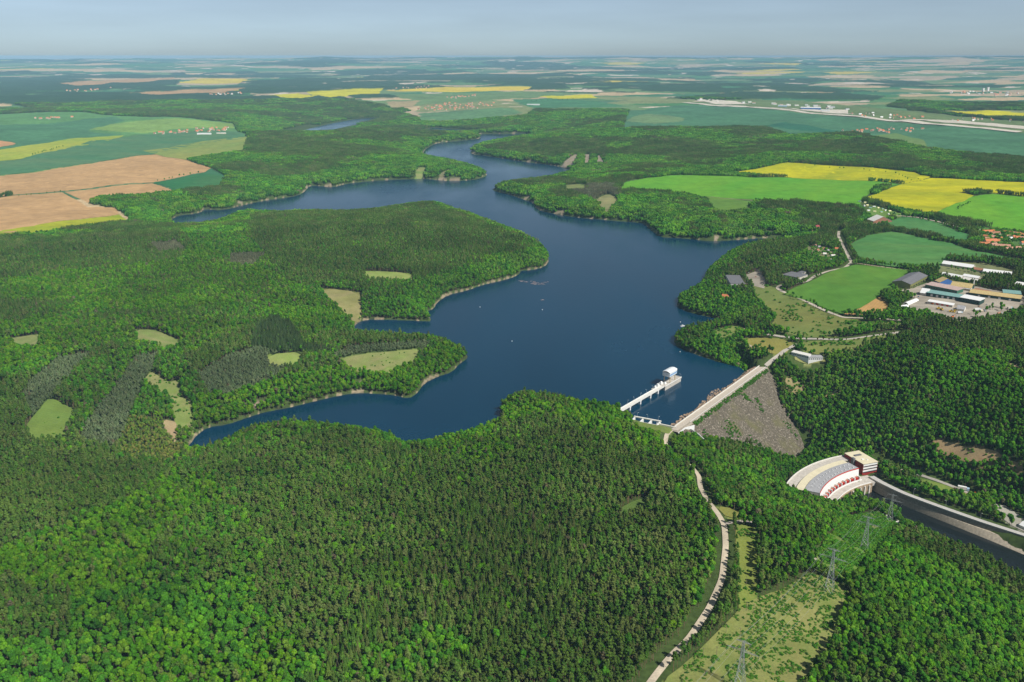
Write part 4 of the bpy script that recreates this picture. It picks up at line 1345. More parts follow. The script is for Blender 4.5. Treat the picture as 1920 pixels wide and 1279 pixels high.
# ------------------------------------------------------------------ intake bridge with its hoists and gantry house
I0, I1 = unz(1163, 769, 7), unz(1272, 706, 7)
IU = (I1 - I0)[:2]; IL = float(np.linalg.norm(IU)); IA = math.atan2(IU[1], IU[0])
def ipos(x, y, z=0.0):
    c, s = math.cos(IA), math.sin(IA)
    return (I0[0] + x * c - y * s, I0[1] + x * s + y * c, z)
def build_intake():
    r = empty('intake_bridge', ipos(0, 0), 'long white concrete bridge on piers running out into the lake', 'bridge', None, IA)
    mb = MB(); mb.box(-14, IL * .70, -3.6, 3.6, 5.7, 6.6); mb.build('deck', M_CONC2, r)
    mb = MB(); mb.box(IL * .70, IL + 1, -5.2, 8.5, 5.5, 6.7); mb.build('platform', M_CONC, r)
    mb = MB(); mb.box(IL * .70 + 1, IL, -4.6, 7.8, -10, 5.5); mb.box(IL * .60, IL * .70 + 1, 1.5, 9, -10, 5.6); mb.build('tower_base', M_CONC, r)
    for f in (.13, .30, .47, .60):
        x = IL * f
        mb = MB(); mb.box(x - 1.3, x + 1.3, -3.3, 3.3, -10, 4.6); mb.prism([(x - 2.2, -3.5), (x + 2.2, -3.5), (x + 2.2, 3.5), (x - 2.2, 3.5)], 4.6, 5.7); mb.build('pier', M_WHITE, r)
    for sd in (-1, 1):
        mb = MB()
        y = sd * 3.45
        mb.box(-14, IL * .70, y - .1, y + .1, 7.5, 7.7); mb.box(-14, IL * .70, y - .12, y + .12, 6.6, 7.15)
        for k in range(48): mb.box(-13.8 + k * (IL * .7 + 13) / 48, -13.6 + k * (IL * .7 + 13) / 48, y - .08, y + .08, 7.15, 7.5)
        mb.build('railing', M_WHITE, r)
    mb = MB(); mb.box(IL * .70, IL + .8, -5.1, -4.9, 6.7, 7.8); mb.box(IL + .6, IL + .8, -4.9, 8.3, 6.7, 7.8); mb.build('railing', M_WHITE, r)
    g = empty('gantry_crane', ipos(IL * .855, 2.2, 6.7), 'white and pale blue gantry crane house on legs at the bridge end', 'crane', None, IA); g.scale = (1.22, 1.22, 1.22)
    for sx in (-6.5, 6.5):
        for sy in (-4.2, 4.2):
            mb = MB(); mb.tube((sx, sy, 0), (sx * .95, sy * .95, 8.6), .55, .5, 6); mb.build('leg', mat('ochre_steel', (.55, .42, .22), .5, .2, .5), g)
    mb = MB(); mb.box(-9.5, 9.5, -5, 5, 8.4, 14.2); mb.build('house', M_WHITE, g)
    mb = MB(); mb.loft([[(-9.9, -5.5 + 11 * k / 8, 14.2 + 1.5 * math.sin(math.pi * k / 8)) for k in range(9)], [(9.9, -5.5 + 11 * k / 8, 14.2 + 1.5 * math.sin(math.pi * k / 8)) for k in range(9)]]); mb.add([(-9.9, -5.5, 14.2), (9.9, -5.5, 14.2), (9.9, 5.5, 14.2), (-9.9, 5.5, 14.2)], [(0, 1, 2, 3)]); mb.build('roof', mat('bright_roof', (.82, .84, .85), .4, .05, .3), g)
    mb = MB(); mb.box(-9.3, 9.3, -5.08, -5.0, 9.0, 12.0); mb.build('blue_panel', M_LBLUE, g)
    for k in range(7): mb = MB(); mb.box(-8.6 + k * 2.55, -7.0 + k * 2.55, -5.14, -5.08, 10.2, 11.5); mb.build('window', M_BLUE, g)
    mb = MB(); mb.box(9.5, 9.56, -4.5, 4.5, 9.0, 12.0); mb.build('blue_panel', M_LBLUE, g)
    for i, (fx, y, s) in enumerate(((.63, 5.4, 1.0), (.68, 5.8, 1.25), (.735, 5.4, 1.4), (.76, 1.0, 1.1))):
        e = empty('gate_hoist', ipos(IL * fx, y, 6.6), ('low white gate hoist nearest the bank on the intake platform', 'white drum gate hoist in the middle of the intake platform', 'largest white gate hoist beside the gantry legs', 'small white gate hoist on the edge of the roadway')[i], 'hoist', None, IA)
        mb = MB(); mb.box(-2 * s, 2 * s, -1.6 * s, 1.6 * s, 0, 1.4 * s); mb.build('base', M_WHITE, e)
        mb = MB(); mb.tube((-1.5 * s, 0, 1.9 * s), (1.5 * s, 0, 1.9 * s), 1.2 * s, n=12); mb.build('drum', M_WHITE, e)
    for k in range(7):
        p = ipos(8 + k * IL * .105, 3.7, 6.6)
        lamp_post(*p, 5.5, 'slim lamp post on the far rail of the intake bridge', 'lamps along the intake bridge')
    p = ipos(IL - 1, -4.5, 6.7); lamp_post(*p, 5.5, 'slim lamp post at the open corner of the gantry platform', None)
build_intake()

# ------------------------------------------------------------------ spillway
def build_spillway():
    a, b = unz(1187, 786, 6), unz(1234, 795, 6)
    u = (b - a)[:2]; Ls = float(np.linalg.norm(u)); an = math.atan2(u[1], u[0])
    r = empty('spillway', (a[0], a[1], 0), 'white concrete spillway of three bays beside the dam crest', 'spillway', None, an)
    for k in range(4):
        x = Ls * k / 3
        mb = MB(); s_ = [(-9.5, -9), (9, -9), (9, 6.4), (-6.5, 6.4), (-9.5, .5)]
        mb.add([(x - .9, y, z) for y, z in s_] + [(x + .9, y, z) for y, z in s_], [(0, 1, 2, 3, 4), (9, 8, 7, 6, 5)] + [(i, (i + 1) % 5, 5 + (i + 1) % 5, 5 + i) for i in range(5)])
        mb.build('pier', M_WHITE, r)
    for y0, y1, z in ((6.5, 9.2, 7.6), (-8.0, -5.5, 6.9)):
        mb = MB(); mb.box(-1.4, Ls + 1.4, y0, y1, 6.4, z); mb.build('walkway', M_CONC2, r)
    for k in range(3):
        mb = MB(); mb.add([(Ls * k / 3 + .9, 2.8, 1.5), (Ls * (k + 1) / 3 - .9, 2.8, 1.5), (Ls * (k + 1) / 3 - .9, -11, -5), (Ls * k / 3 + .9, -11, -5), (Ls * k / 3 + .9, 2.8, -9), (Ls * (k + 1) / 3 - .9, 2.8, -9), (Ls * (k + 1) / 3 - .9, -11, -9), (Ls * k / 3 + .9, -11, -9)], [(0, 1, 2, 3), (4, 7, 6, 5), (0, 4, 5, 1), (3, 2, 6, 7), (0, 3, 7, 4), (1, 5, 6, 2)]); mb.build('chute', M_CONC, r)
        mb = MB(); mb.box(Ls * k / 3 + .95, Ls * (k + 1) / 3 - .95, 2.2, 2.8, -4, 3.6); mb.build('gate', mat('grey_gate', (.16, .18, .19), .5, .2, .5), r)
    for k in range(3):
        c, s = math.cos(an), math.sin(an)
        x, y = Ls * (.08 + .42 * k), 8.6
        lamp_post(a[0] + x * c - y * s, a[1] + x * s + y * c, 7.6, 5, 'slim lamp post on the spillway walkway', 'lamps on the spillway')
    def wall(pts, z0, z1, th, label, m):
        p = densify(np.array([unz(q[0], q[1], z1)[:2] for q in pts]), 4, False)
        t = np.gradient(p, axis=0); t /= np.linalg.norm(t, axis=1)[:, None]
        nn = np.c_[-t[:, 1], t[:, 0]] * th / 2
        o = p[0]
        rows = [[(q[0] - o[0], q[1] - o[1], z) for q in pp] for pp, z in ((p - nn, z0), (p - nn, z1), (p + nn, z1), (p + nn, z0))]
        mb = MB(); mb.loft(rows, 0, True)
        ob = mb.build('retaining_wall', m); ob.location = (o[0], o[1], 0)
        set_props(ob, label, 'wall')
    wall([(1231, 793), (1250, 797), (1269, 801)], -6, 6.5, 2.0, 'straight pale wall joining the spillway to the dam road', M_CONC2)
    wall([(1272, 812), (1278, 807), (1284, 802), (1291, 800), (1302, 797)], -3, 6.2, 1.0, 'short white wall under the downstream kerb of the dam road', M_WHITE)
    wall([(1288, 802), (1298, 805), (1309, 813), (1320, 823)], -8, 3.0, .9, 'curved white wall dropping down the left edge of the dam face', M_WHITE)
build_spillway()

# ------------------------------------------------------------------ power station
def build_station():
    r = empty('power_station', (PHC[0], PHC[1], 0), 'curved hydroelectric power station with grey and cream roof', 'power station')
    A0, A1 = 113.5, 153.0
    mb = MB(); arc_band(mb, 155.4, 173, A0, A1, -64, -48.2); mb.build('turbine_hall', M_CONC, r)
    mb = MB(); arc_band(mb, 154.2, 173.2, A0, A1, -48.2, -47.0); rf = mb.build('roof', M_GREY, r)
    for k in range(13):
        for rad in (158.5, 167.0):
            a = A0 + 2.2 + k * 2.7
            c, s = math.cos(R(a)), math.sin(R(a))
            mb = MB(); mb.box(-.7, .7, -.5, .5, 0, .9); o = mb.build('roof_vent', M_WHITE, rf)
            o.location = (rad * c, rad * s, -47.0); o.rotation_euler = (0, 0, R(a))
    mb = MB(); arc_band(mb, 153.8, 154.2, A0, A1, -47.9, -46.6); mb.build('red_fascia', M_RED, r)
    mb = MB(); arc_band(mb, 173.2, 184, A0, A1, -64, -48.0); mb.build('cream_annex', M_CREAM, r)
    mb = MB(); arc_band(mb, 184, 198, A0 - 6, A1, -64, -50.0); mb.build('access_deck', M_CONC, r)
    mb = MB(); arc_band(mb, 197.4, 198.2, A0 - 6, A1, -50.0, -48.8); mb.build('parapet', M_CONC2, r)
    # white inner wall, leaning
    n = 30
    P = lambda rad, z: [(rad * math.cos(R(A0 + (A1 - A0) * k / n)), rad * math.sin(R(A0 + (A1 - A0) * k / n)), z) for k in range(n + 1)]
    mb = MB(); mb.loft([P(155.3, -62), P(152.6, -61.0), P(154.1, -48.2), P(155.3, -48.2)]); mb.build('white_wall', M_WHITE, r)
    mb = MB(); arc_band(mb, 135, 155.4, 107, A1, -66, -61.2); mb.build('terrace', M_CONC, r)
    mb = MB(); arc_band(mb, 146.0, 147.0, A0, A1, -61.2, -59.8); mb.build('parapet', M_WHITE, r)
    mb = MB(); arc_band(mb, 135.1, 135.8, 111.5, A1, -61.2, -60.1); mb.build('parapet', M_WHITE, r)
    mb = MB(); arc_band(mb, 133.2, 135, 111, A1, -84, -61.3); mb.build('draft_wall', mat('stained_concrete', (.36, .27, .18), .9, .4, .35), r)
    for k in range(11):
        a = 113.5 + k * 3.5
        mb = MB(); arc_band(mb, 131.6, 133.2, a - .35, a + .35, -84, -62.4, 2); mb.build('pier', M_CONC2, r)
    for k in range(11):
        a = 114.6 + k * 3.5
        mb = MB(); arc_band(mb, 147.4, 152.4, a - .22, a + .22, -61.2, -56.2, 2); mb.build('fire_wall', M_WHITE, r)
    for k in range(10):
        a = 116.35 + k * 3.5
        c, s = math.cos(R(a)), math.sin(R(a))
        lab = 'red transformer in the bay next to the office block' if k == 0 else 'red transformer standing between cream fire walls of the station'
        t = empty('transformer', (PHC[0] + 149.8 * c, PHC[1] + 149.8 * s, -61.2), lab, 'transformer', None if k == 0 else 'transformers along the power station', R(a)); t.scale = (1.1, 1.15, 1.15)
        mb = MB(); mb.box(-1.3, 1.3, -2.0, 2.0, .3, 3.4); mb.build('tank', M_RED, t)
        mb = MB()
        for q in range(6): mb.box(-2.0, -1.32, -1.9 + q * .68, -1.6 + q * .68, .5, 3.0)
        mb.build('radiator', M_RED, t)
        mb = MB()
        for q in (-1.2, 0, 1.2): mb.tube((0, q, 3.4), (.2, q * 1.15, 5.0), .22, .12, 6)
        mb.build('bushing', M_CREAM, t)
        mb = MB(); mb.tube((.7, -1.6, 4.0), (.7, 1.2, 4.0), .45, n=8); mb.build('oil_conservator', M_ORANGE, t)
build_station()

def frame_of(A, B, C, h, z=None):
    """Footprint from three roof corners of the photograph: front left, front right, back right."""
    if z is None:
        a, b, c = W(*A, h), W(*B, h), W(*C, h)
        zs = [float(hz(q[0], q[1])) for q in (a, b, c, a + (c - b), (a + c) / 2)]
        z = .5 * max(zs) + .5 * float(np.mean(zs))
    else:
        a, b, c = unz(*A, z + h), unz(*B, z + h), unz(*C, z + h)
    u = (b - a)[:2]; L = float(np.linalg.norm(u)); u = u / L
    nrm = np.array([-u[1], u[0]])
    w = float((c - b)[:2] @ nrm)
    if w < 0:
        a = a + np.r_[nrm * w, 0]; w = -w
    return a, L, max(w, 2.5), z, math.atan2(u[1], u[0])

FOOT = []
def building(name, label, cat, A, B, C, h, wall, roof, kind='flat', win=(), group=None, z=None, pitch=.22, extra=None, gates=0, gate_m=None):
    a, L, w, z, an = frame_of(A, B, C, h, z)
    e = empty(name, (a[0], a[1], z), label, cat, group, an)
    mb = MB(); mb.box(0, L, 0, w, -7, h)
    if kind == 'gable':
        rg_ = w / 2 * pitch * 2
        mb.add([(0.01, 0, h), (0.01, w, h), (0.01, w / 2, h + rg_)], [(0, 1, 2)]); mb.add([(L - .01, 0, h), (L - .01, w, h), (L - .01, w / 2, h + rg_)], [(0, 2, 1)])
    mb.build('wall', wall, e)
    mb = MB()
    if kind == 'flat':
        mb.box(-.35, L + .35, -.35, w + .35, h, h + .55)
    elif kind == 'gable':
        k, t, o = w / 2 * pitch * 2, .35, .6
        for y0, y1, z0, z1 in ((-o, w / 2, h - o * pitch * 2, h + k), (w + o, w / 2, h - o * pitch * 2, h + k)):
            mb.add([(-.5, y0, z0), (L + .5, y0, z0), (L + .5, y1, z1), (-.5, y1, z1), (-.5, y0, z0 + t), (L + .5, y0, z0 + t), (L + .5, y1, z1 + t), (-.5, y1, z1 + t)], [(0, 1, 2, 3), (4, 5, 6, 7), (0, 1, 5, 4), (3, 2, 6, 7), (0, 3, 7, 4), (1, 2, 6, 5)])
    elif kind == 'shed':
        mb.add([(-.4, -.4, h), (L + .4, -.4, h), (L + .4, w + .4, h), (-.4, w + .4, h), (-.4, -.4, h + .4), (L + .4, -.4, h + .4), (L + .4, w + .4, h + 1.6), (-.4, w + .4, h + 1.6)], [(0, 1, 2, 3), (4, 5, 6, 7), (0, 1, 5, 4), (3, 2, 6, 7), (0, 3, 7, 4), (1, 2, 6, 5)])
    elif kind == 'hip':
        k = w / 2 * pitch * 2; o = .6
        q = min(w / 2, L / 2 - .2)
        mb.add([(-o, -o, h), (L + o, -o, h), (L + o, w + o, h), (-o, w + o, h), (q, w / 2, h + k), (L - q, w / 2, h + k)], [(0, 1, 5, 4), (1, 2, 5), (2, 3, 4, 5), (3, 0, 4), (0, 3, 2, 1)])
    rf = mb.build('roof', roof, e)
    for side, n, rows, z0, dz, hh in win:
        for r_ in range(rows):
            zz = z0 + r_ * dz
            for k in range(n):
                mb = MB()
                if side in 'fb':
                    s = L / n; y0 = -.06 if side == 'f' else w
                    mb.box(k * s + s * .14, (k + 1) * s - s * .14, y0, y0 + .06, zz, zz + hh)
                else:
                    s = w / n; x0 = L if side == 'r' else -.06
                    mb.box(x0, x0 + .06, k * s + s * .14, (k + 1) * s - s * .14, zz, zz + hh)
                mb.build('window', M_DARK, e)
    for k in range(gates):
        s = L / (gates + 1)
        mb = MB(); mb.box(s * (k + 1) - 2, s * (k + 1) + 2, -.08, 0, 0, min(4.2, h - .6)); mb.build('gate', gate_m or M_STEEL, e)
    FOOT.append((np.array([(a[0] + x * math.cos(an) - y * math.sin(an), a[1] + x * math.sin(an) + y * math.cos(an)) for x, y in ((0, 0), (L, 0), (L, w), (0, w))])))
    return e, rf, L, w, h

# office block of the power station
e, rf, L, w, h = building('office_block', 'dark red office block with cream flat roof beside the turbine hall', 'office building', (1619, 871), (1646, 866), (1618, 844), 17.0, M_DRED, M_CREAM, 'flat', z=-62.0)
for k in range(3):
    mb = MB(); mb.box(.8, L - .8, -.10, 0, 4.0 + k * 4.2, 5.4 + k * 4.2); mb.build('window', M_DARK, e)
    mb = MB(); mb.box(.4, L - .4, -.16, 0, 5.5 + k * 4.2, 7.9 + k * 4.2); mb.build('spandrel', M_WHITE, e)
mb = MB(); mb.box(.8, L - .8, -.10, 0, 16.1, 16.8); mb.build('window', M_DARK, e)
mb = MB(); mb.box(L * .25, L * .7, w * .62, w * .72, 17.55, 18.6); mb.build('skylight', M_DGREY, rf)
mb = MB(); mb.box(L * .3, L * .45, w * .30, w * .36, 17.55, 18.3); mb.build('roof_unit', M_WHITE, rf); mb = MB(); mb.box(L * .55, L * .62, w * .22, w * .28, 17.55, 18.2); mb.build('roof_unit', M_WHITE, rf)
mb = MB(); mb.box(-3.2, -.02, w * .42, w * .55, 0, 19.0); mb.build('stair_tower', M_DGREY, e)

# ------------------------------------------------------------------ tailrace wall and its quay road
def build_quay():
    top = densify(np.array(QTOP), 6, False)
    foot0 = densify(np.array(QFOOT), 2, False)
    # the same number of rows, by arc length
    def resample(p, n):
        s = np.r_[0, np.cumsum(np.linalg.norm(np.diff(p, axis=0), axis=1))]
        q = np.linspace(0, s[-1], n)
        return np.c_[np.interp(q, s, p[:, 0]), np.interp(q, s, p[:, 1])]
    n = 90
    T_ = resample(top, n)
    F_ = np.array([foot0[np.argmin(np.linalg.norm(foot0 - t, axis=1))] for t in T_])
    for _ in range(6): F_[1:-1] = .25 * F_[:-2] + .5 * F_[1:-1] + .25 * F_[2:]; T_[1:-1] = .25 * T_[:-2] + .5 * T_[1:-1] + .25 * T_[2:]
    tg = np.gradient(T_, axis=0); tg /= np.linalg.norm(tg, axis=1)[:, None]
    nl = np.c_[-tg[:, 1], tg[:, 0]]                    # landward
    d = np.maximum(np.abs(np.einsum('ij,ij->i', F_ - T_, nl)), 1.0)
    o = T_[0]
    P = lambda off, z: [(q[0] - o[0], q[1] - o[1], z) for q in (T_ + nl * np.asarray(off)[:, None] if np.ndim(off) else T_ + nl * off)]
    r = empty('quay_wall', (o[0], o[1], 0), 'long curved stone quay wall with sloping foot along the tailrace', 'quay wall')
    mb = MB(); mb.loft([P(0, -60.2), P(-.6 - 0 * d, -66.5)]); mb.build('upper_wall', M_STONE, r)
    mb = MB(); mb.loft([P(-.6, -66.5), P(-.6 - .25 * d, -66.9), P(-1 - 1.0 * d, -74.3), P(-1.4 - 1.05 * d, -80)]); mb.build('sloping_foot', mat('pale_stone_slope', (.44, .38, .29), .9, .3, .4), r)
    mb = MB(); mb.loft([P(.35, -60.0), P(.35, -58.9), P(-.25, -58.9), P(-.25, -60.2)]); mb.build('parapet', M_CONC2, r)
    mb = MB(); mb.loft([P(.4, -59.9), P(4.0, -59.85), P(8.5, -59.9), P(8.6, -61.5)]); q = mb.build('road', mat('quay_asphalt', (.48, .46, .43), .9, .15, .3)); q.location = (o[0], o[1], 0); q['kind'] = 'structure'
    for k in range(14, 90, 9):
        p = T_[k] + nl[k] * 9.5
        lamp_post(p[0], p[1], -60.2, 8, 'tall lamp post beside the quay road above the tailrace', 'lamps along the quay road')
    # near bank: narrow service quay with railings
    p = np.array([unz(a, b, -63)[:2] for a, b in ((1600, 942), (1625, 950), (1650, 962), (1680, 976), (1697, 990))])
    mb = MB(); pp = densify(p, 5, False); t = np.gradient(pp, axis=0); t /= np.linalg.norm(t, axis=1)[:, None]; nn = np.c_[-t[:, 1], t[:, 0]]
    rows = [[(q[0] - p[0][0], q[1] - p[0][1], z) for q in pp + nn * s] for s, z in ((3.5, -76), (3.2, -63), (-3.2, -63), (-3.5, -70))]
    mb.loft(rows); ob = mb.build('service_quay', M_CONC2); ob.location = (p[0][0], p[0][1], 0); set_props(ob, 'short pale service quay on the wooded side of the tailrace', 'quay')
build_quay()

# ------------------------------------------------------------------ industrial estate
bd = building
bd('warehouse', 'largest warehouse with dark grey roof and olive walls beside the ploughed corner', 'warehouse', (1707.5, 534), (1739.5, 516.5), (1717, 508), 9, M_OLIVE, M_DGREY, 'gable', [('f', 7, 1, 1.5, 0, 2.2)], pitch=.14)
e, rf, L, w, h = bd('long_hall', 'long green hall with dusty pink roof behind the teal shed', 'industrial hall', (1735, 534), (1795, 545), (1800, 540), 7, M_GREEN, M_PINKR, 'shed', [('f', 12, 1, 2, 0, 2.4)])
bd('industrial_shed', 'long shed with pale teal roof and open front facing the yard', 'shed', (1737, 550), (1799, 558), (1803, 553), 6, M_DGREEN, M_TEAL, 'shed', gates=5)
bd('industrial_shed', 'white roofed hall with dark green walls at the end of the teal shed', 'shed', (1799.5, 558), (1837, 565), (1842, 559), 8, M_DGREEN, M_WHITE, 'shed', [('f', 8, 1, 5, 0, 1.4)])
bd('low_shed', 'low pale shed with red doors in front of the teal shed', 'shed', (1739, 566), (1786, 573), (1788, 570), 4, M_CONC, M_WHITE, 'shed', gates=4, gate_m=M_RED)
bd('site_hut', 'small grey hut at the right end of the low pale shed', 'hut', (1794, 579), (1808, 581), (1809, 576), 4, M_WRENDER, M_GREY, 'gable')
bd('site_hut', 'white gabled hut between warehouse and teal shed', 'hut', (1725, 549), (1739, 551), (1745, 545), 5, M_CONC, M_WHITE, 'gable')
bd('long_hall', 'long dark hall under an ochre roof stretching to the right', 'industrial hall', (1817, 549), (1914, 561), (1919, 556), 6, M_DGREEN, M_OCHRE, 'shed', gates=4)
bd('low_shed', 'short shed with rusty brown roof against the ochre hall', 'shed', (1817, 546), (1845, 551), (1848, 546), 5, M_DGREEN, M_TILE2, 'shed')
bd('industrial_shed', 'yellow ochre roofed shed left of the chimney', 'shed', (1782, 536), (1821, 541.5), (1824, 535), 5, M_DGREEN, M_OCHRE, 'gable')
bd('low_shed', 'white roofed shed just in front of the chimney', 'shed', (1788, 538), (1820, 543), (1821, 541), 4, M_CONC, M_WHITE, 'shed')
bd('workshop', 'bright blue workshop with a tan gable roof', 'workshop', (1753, 526), (1762, 530), (1773, 522), 5, M_BLUE, M_OCHRE, 'gable')
bd('barn', 'long white roofed barn left of the twin barns', 'barn', (1764, 515.5), (1801, 521.5), (1803, 518), 4.5, M_CONC, M_WHITE, 'gable')
bd('barn', 'upper of the twin white roofed barns behind the chimney', 'barn', (1805, 518), (1834, 522), (1836, 519), 4.5, M_CONC, M_WHITE, 'gable')
bd('barn', 'lower of the twin white roofed barns behind the chimney', 'barn', (1805, 523.5), (1833, 528), (1835, 525), 4, M_RENDER, M_CONC2, 'gable')
bd('barn', 'very long white roofed barn beside the trees at the estate back', 'barn', (1766, 495), (1823, 502), (1826, 498.5), 4.5, M_CONC, M_WHITE, 'gable')
bd('barn', 'long white roofed barn at the right of the back row', 'barn', (1843, 509.5), (1896, 515.5), (1899, 512), 4.5, M_CONC, M_WHITE, 'gable')
bd('barn', 'brown roofed low barn between the two long white barns', 'barn', (1823, 504.5), (1846, 508.5), (1848, 506), 4, M_CONC, M_TILE2, 'gable')
bd('industrial_shed', 'teal roofed shed behind the ochre hall', 'shed', (1881, 549), (1915, 553), (1918, 548), 5, M_DGREEN, M_TEAL, 'shed')
bd('workshop', 'white roofed blue workshop at the far right of the estate', 'workshop', (1902, 534), (1926, 537), (1930, 532), 5, M_BLUE, M_WHITE, 'shed')
for lab, A, B in (('white tent hall nearest the meadow at the yard corner', (1680, 580), (1700, 575)), ('white tent hall behind the one at the yard corner', (1698, 572), (1718, 563))):
    a, b = W(*A), W(*B)
    u = (b - a)[:2]; L = float(np.linalg.norm(u)); an = math.atan2(u[1], u[0])
    e = empty('tent_hall', (a[0], a[1], float(hz(a[0], a[1]))), lab, 'tent', None, an)
    mb = MB(); mb.loft([[(x, 5.5 * math.cos(math.pi * k / 10), 5.2 * math.sin(math.pi * k / 10) - .2) for k in range(11)] for x in (0, L * .25, L * .5, L * .75, L)])
    for x in (.02, L - .02): mb.add([(x, 5.5 * math.cos(math.pi * k / 10), 5.2 * math.sin(math.pi * k / 10) - .2) for k in range(11)], [tuple(range(11))])
    mb.build('canvas', mat('tent_canvas', (.85, .85, .84), .6, .05, .5), e)
    mb = MB(); mb.box(-.05, 0, -1.8, 1.8, 0, 3.4); mb.build('door', M_DARK, e)
def chimney():
    p = W(1824.5, 540)
    e = empty('factory_chimney', (p[0], p[1], float(hz(p[0], p[1]))), 'slim white chimney rising among the estate sheds', 'chimney')
    mb = MB(); mb.tube((0, 0, -1), (0, 0, 18), 1.1, .8, 10); mb.build('shaft', M_WHITE, e)
    mb = MB(); mb.tube((0, 0, 18), (0, 0, 18.6), .95, .95, 10); mb.build('rim', M_STEEL, e)
chimney()

def wheels(e, xs, y, r):
    for x in xs:
        for s in (-1, 1):
            mb = MB(); mb.tube((x, s * y - .25, r), (x, s * y + .25, r), r, n=10); mb.build('wheel', M_RUBBER, e)
def loader(px, py, label, m, an, s=1.0, group=None):
    p = W(px, py)
    e = empty('wheel_loader', (p[0], p[1], float(hz(p[0], p[1])) + .6), label, 'loader', group, an); e.scale = (s, s, s)
    wheels(e, (-1.7, 1.7), 1.25, .85)
    mb = MB(); mb.box(-3.4, -.4, -1.1, 1.1, .9, 2.3); mb.box(-.4, 2.3, -.7, .7, .9, 1.6); mb.build('body', m, e)
    mb = MB(); mb.box(-.9, .7, -.85, .85, 2.3, 3.6); mb.build('cab', M_DARK, e)
    mb = MB(); mb.tube((1.2, .5, 1.6), (3.4, .5, 1.1), .18); mb.tube((1.2, -.5, 1.6), (3.4, -.5, 1.1), .18); mb.build('arm', m, e)
    mb = MB(); mb.prism([(3.3, -1.5), (4.4, -1.5), (4.4, 1.5), (3.3, 1.5)], .3, 1.3); mb.build('bucket', m, e)
def digger(px, py, label, an, m=None, s=1.0):
    m = m or M_ORANGE
    p = W(px, py)
    e = empty('excavator', (p[0], p[1], float(hz(p[0], p[1])) + .5), label, 'excavator', None, an); e.scale = (s, s, s)
    for sy in (-1.1, 1.1): mb = MB(); mb.box(-1.9, 1.9, sy - .35, sy + .35, 0, .9); mb.build('track', M_RUBBER, e)
    mb = MB(); mb.box(-2.2, 1.2, -1.3, 1.3, 1.0, 2.2); mb.build('body', m, e)
    mb = MB(); mb.box(.1, 1.6, .2, 1.3, 2.2, 3.3); mb.build('cab', M_DARK, e)
    mb = MB(); mb.tube((1.2, -.3, 2.0), (3.6, -.3, 4.6), .3, .25); mb.tube((3.6, -.3, 4.6), (5.8, -.3, 2.2), .25, .2); mb.build('boom', m, e)
    mb = MB(); mb.box(5.3, 6.2, -.8, .2, 1.2, 2.2); mb.build('bucket', M_DGREY, e)
def lorry(px, py, label, an, m=None, s=1.0):
    p = W(px, py)
    e = empty('lorry', (p[0], p[1], float(hz(p[0], p[1])) + .5), label, 'lorry', None, an); e.scale = (s, s, s)
    wheels(e, (-3.6, -2.4, 3.2), 1.05, .5)
    mb = MB(); mb.box(-5, 1.9, -1.2, 1.2, .9, 3.5); mb.build('cargo_box', m or M_WHITE, e)
    mb = MB(); mb.box(2.1, 4.1, -1.15, 1.15, .7, 2.9); mb.build('cab', M_LBLUE, e)
    mb = MB(); mb.box(4.1, 4.15, -1.0, 1.0, 1.7, 2.6); mb.build('windscreen', M_DARK, e)
def car(px, py, label, an, m, dz=.4, z=None, group=None):
    p = W(px, py) if z is None else unz(px, py, z)
    e = empty('parked_car', (p[0], p[1], (float(hz(p[0], p[1])) + dz) if z is None else z), label, 'car', group, an)
    wheels(e, (-1.35, 1.35), .8, .33)
    mb = MB(); mb.add([(-2.2, -.88, .3), (2.2, -.88, .3), (2.2, .88, .3), (-2.2, .88, .3), (-2.15, -.85, .95), (2.1, -.85, .85), (2.1, .85, .85), (-2.15, .85, .95)], [(0, 1, 2, 3), (4, 5, 6, 7), (0, 1, 5, 4), (1, 2, 6, 5), (2, 3, 7, 6), (3, 0, 4, 7)]); mb.build('body', m, e)
    mb = MB(); mb.add([(-1.7, -.8, .92), (1.1, -.8, .9), (1.1, .8, .9), (-1.7, .8, .92), (-1.2, -.65, 1.45), (.4, -.65, 1.45), (.4, .65, 1.45), (-1.2, .65, 1.45)], [(4, 5, 6, 7), (0, 1, 5, 4), (1, 2, 6, 5), (2, 3, 7, 6), (3, 0, 4, 7)]); mb.build('cabin', M_DARK, e)
loader(1760, 580, 'yellow wheel loader in the middle of the pale yard', M_YELLOW, .4, 1.2)
loader(1766, 582, 'second yellow loader right of the first in the pale yard', M_YELLOW, 1.4, 1.2)
loader(1784, 586, 'yellow loader nearest the trees at the yard front', M_YELLOW, -.3, 1.3)
loader(1790, 584, 'yellow loader parked beside the one at the yard front', M_YELLOW, .9, 1.1)
digger(1786, 596, 'orange excavator half hidden by the trees below the yard', .3, None, 1.2)
digger(1748, 571, 'orange excavator in front of the low pale shed', 2.2)
lorry(1800, 588, 'white lorry at the right edge of the pale yard', .2)
lorry(1833, 583, 'white lorry parked among trees right of the yard', .1, None, 1.3)
lorry(1842, 585, 'cream lorry parked among trees right of the yard', .2, M_RENDER, 1.2)
lorry(1893, 580, 'grey lorry below the end of the ochre hall', .5, M_CONC, 1.3)
lorry(1874, 590, 'brick red trailer lorry parked lowest in the estate', .5, M_TILE3, 1.2)
lorry(1807, 920, 'white tanker lorry parked on the clearing beside the tailrace', -.5, None, 1.5)
digger(1797, 926, 'brown excavator on the bare ground by the tanker lorry', 2.6, mat('brown_machine_paint', (.30, .10, .04), .6, .2, 1), 1.5)
digger(1820, 933, 'orange excavator at the right end of the bare clearing', .4, M_ORANGE, 1.5)
lorry(1883, 936, 'dark lorry parked by the hut right of the clearing', -.5, M_DGREY, 1.5)
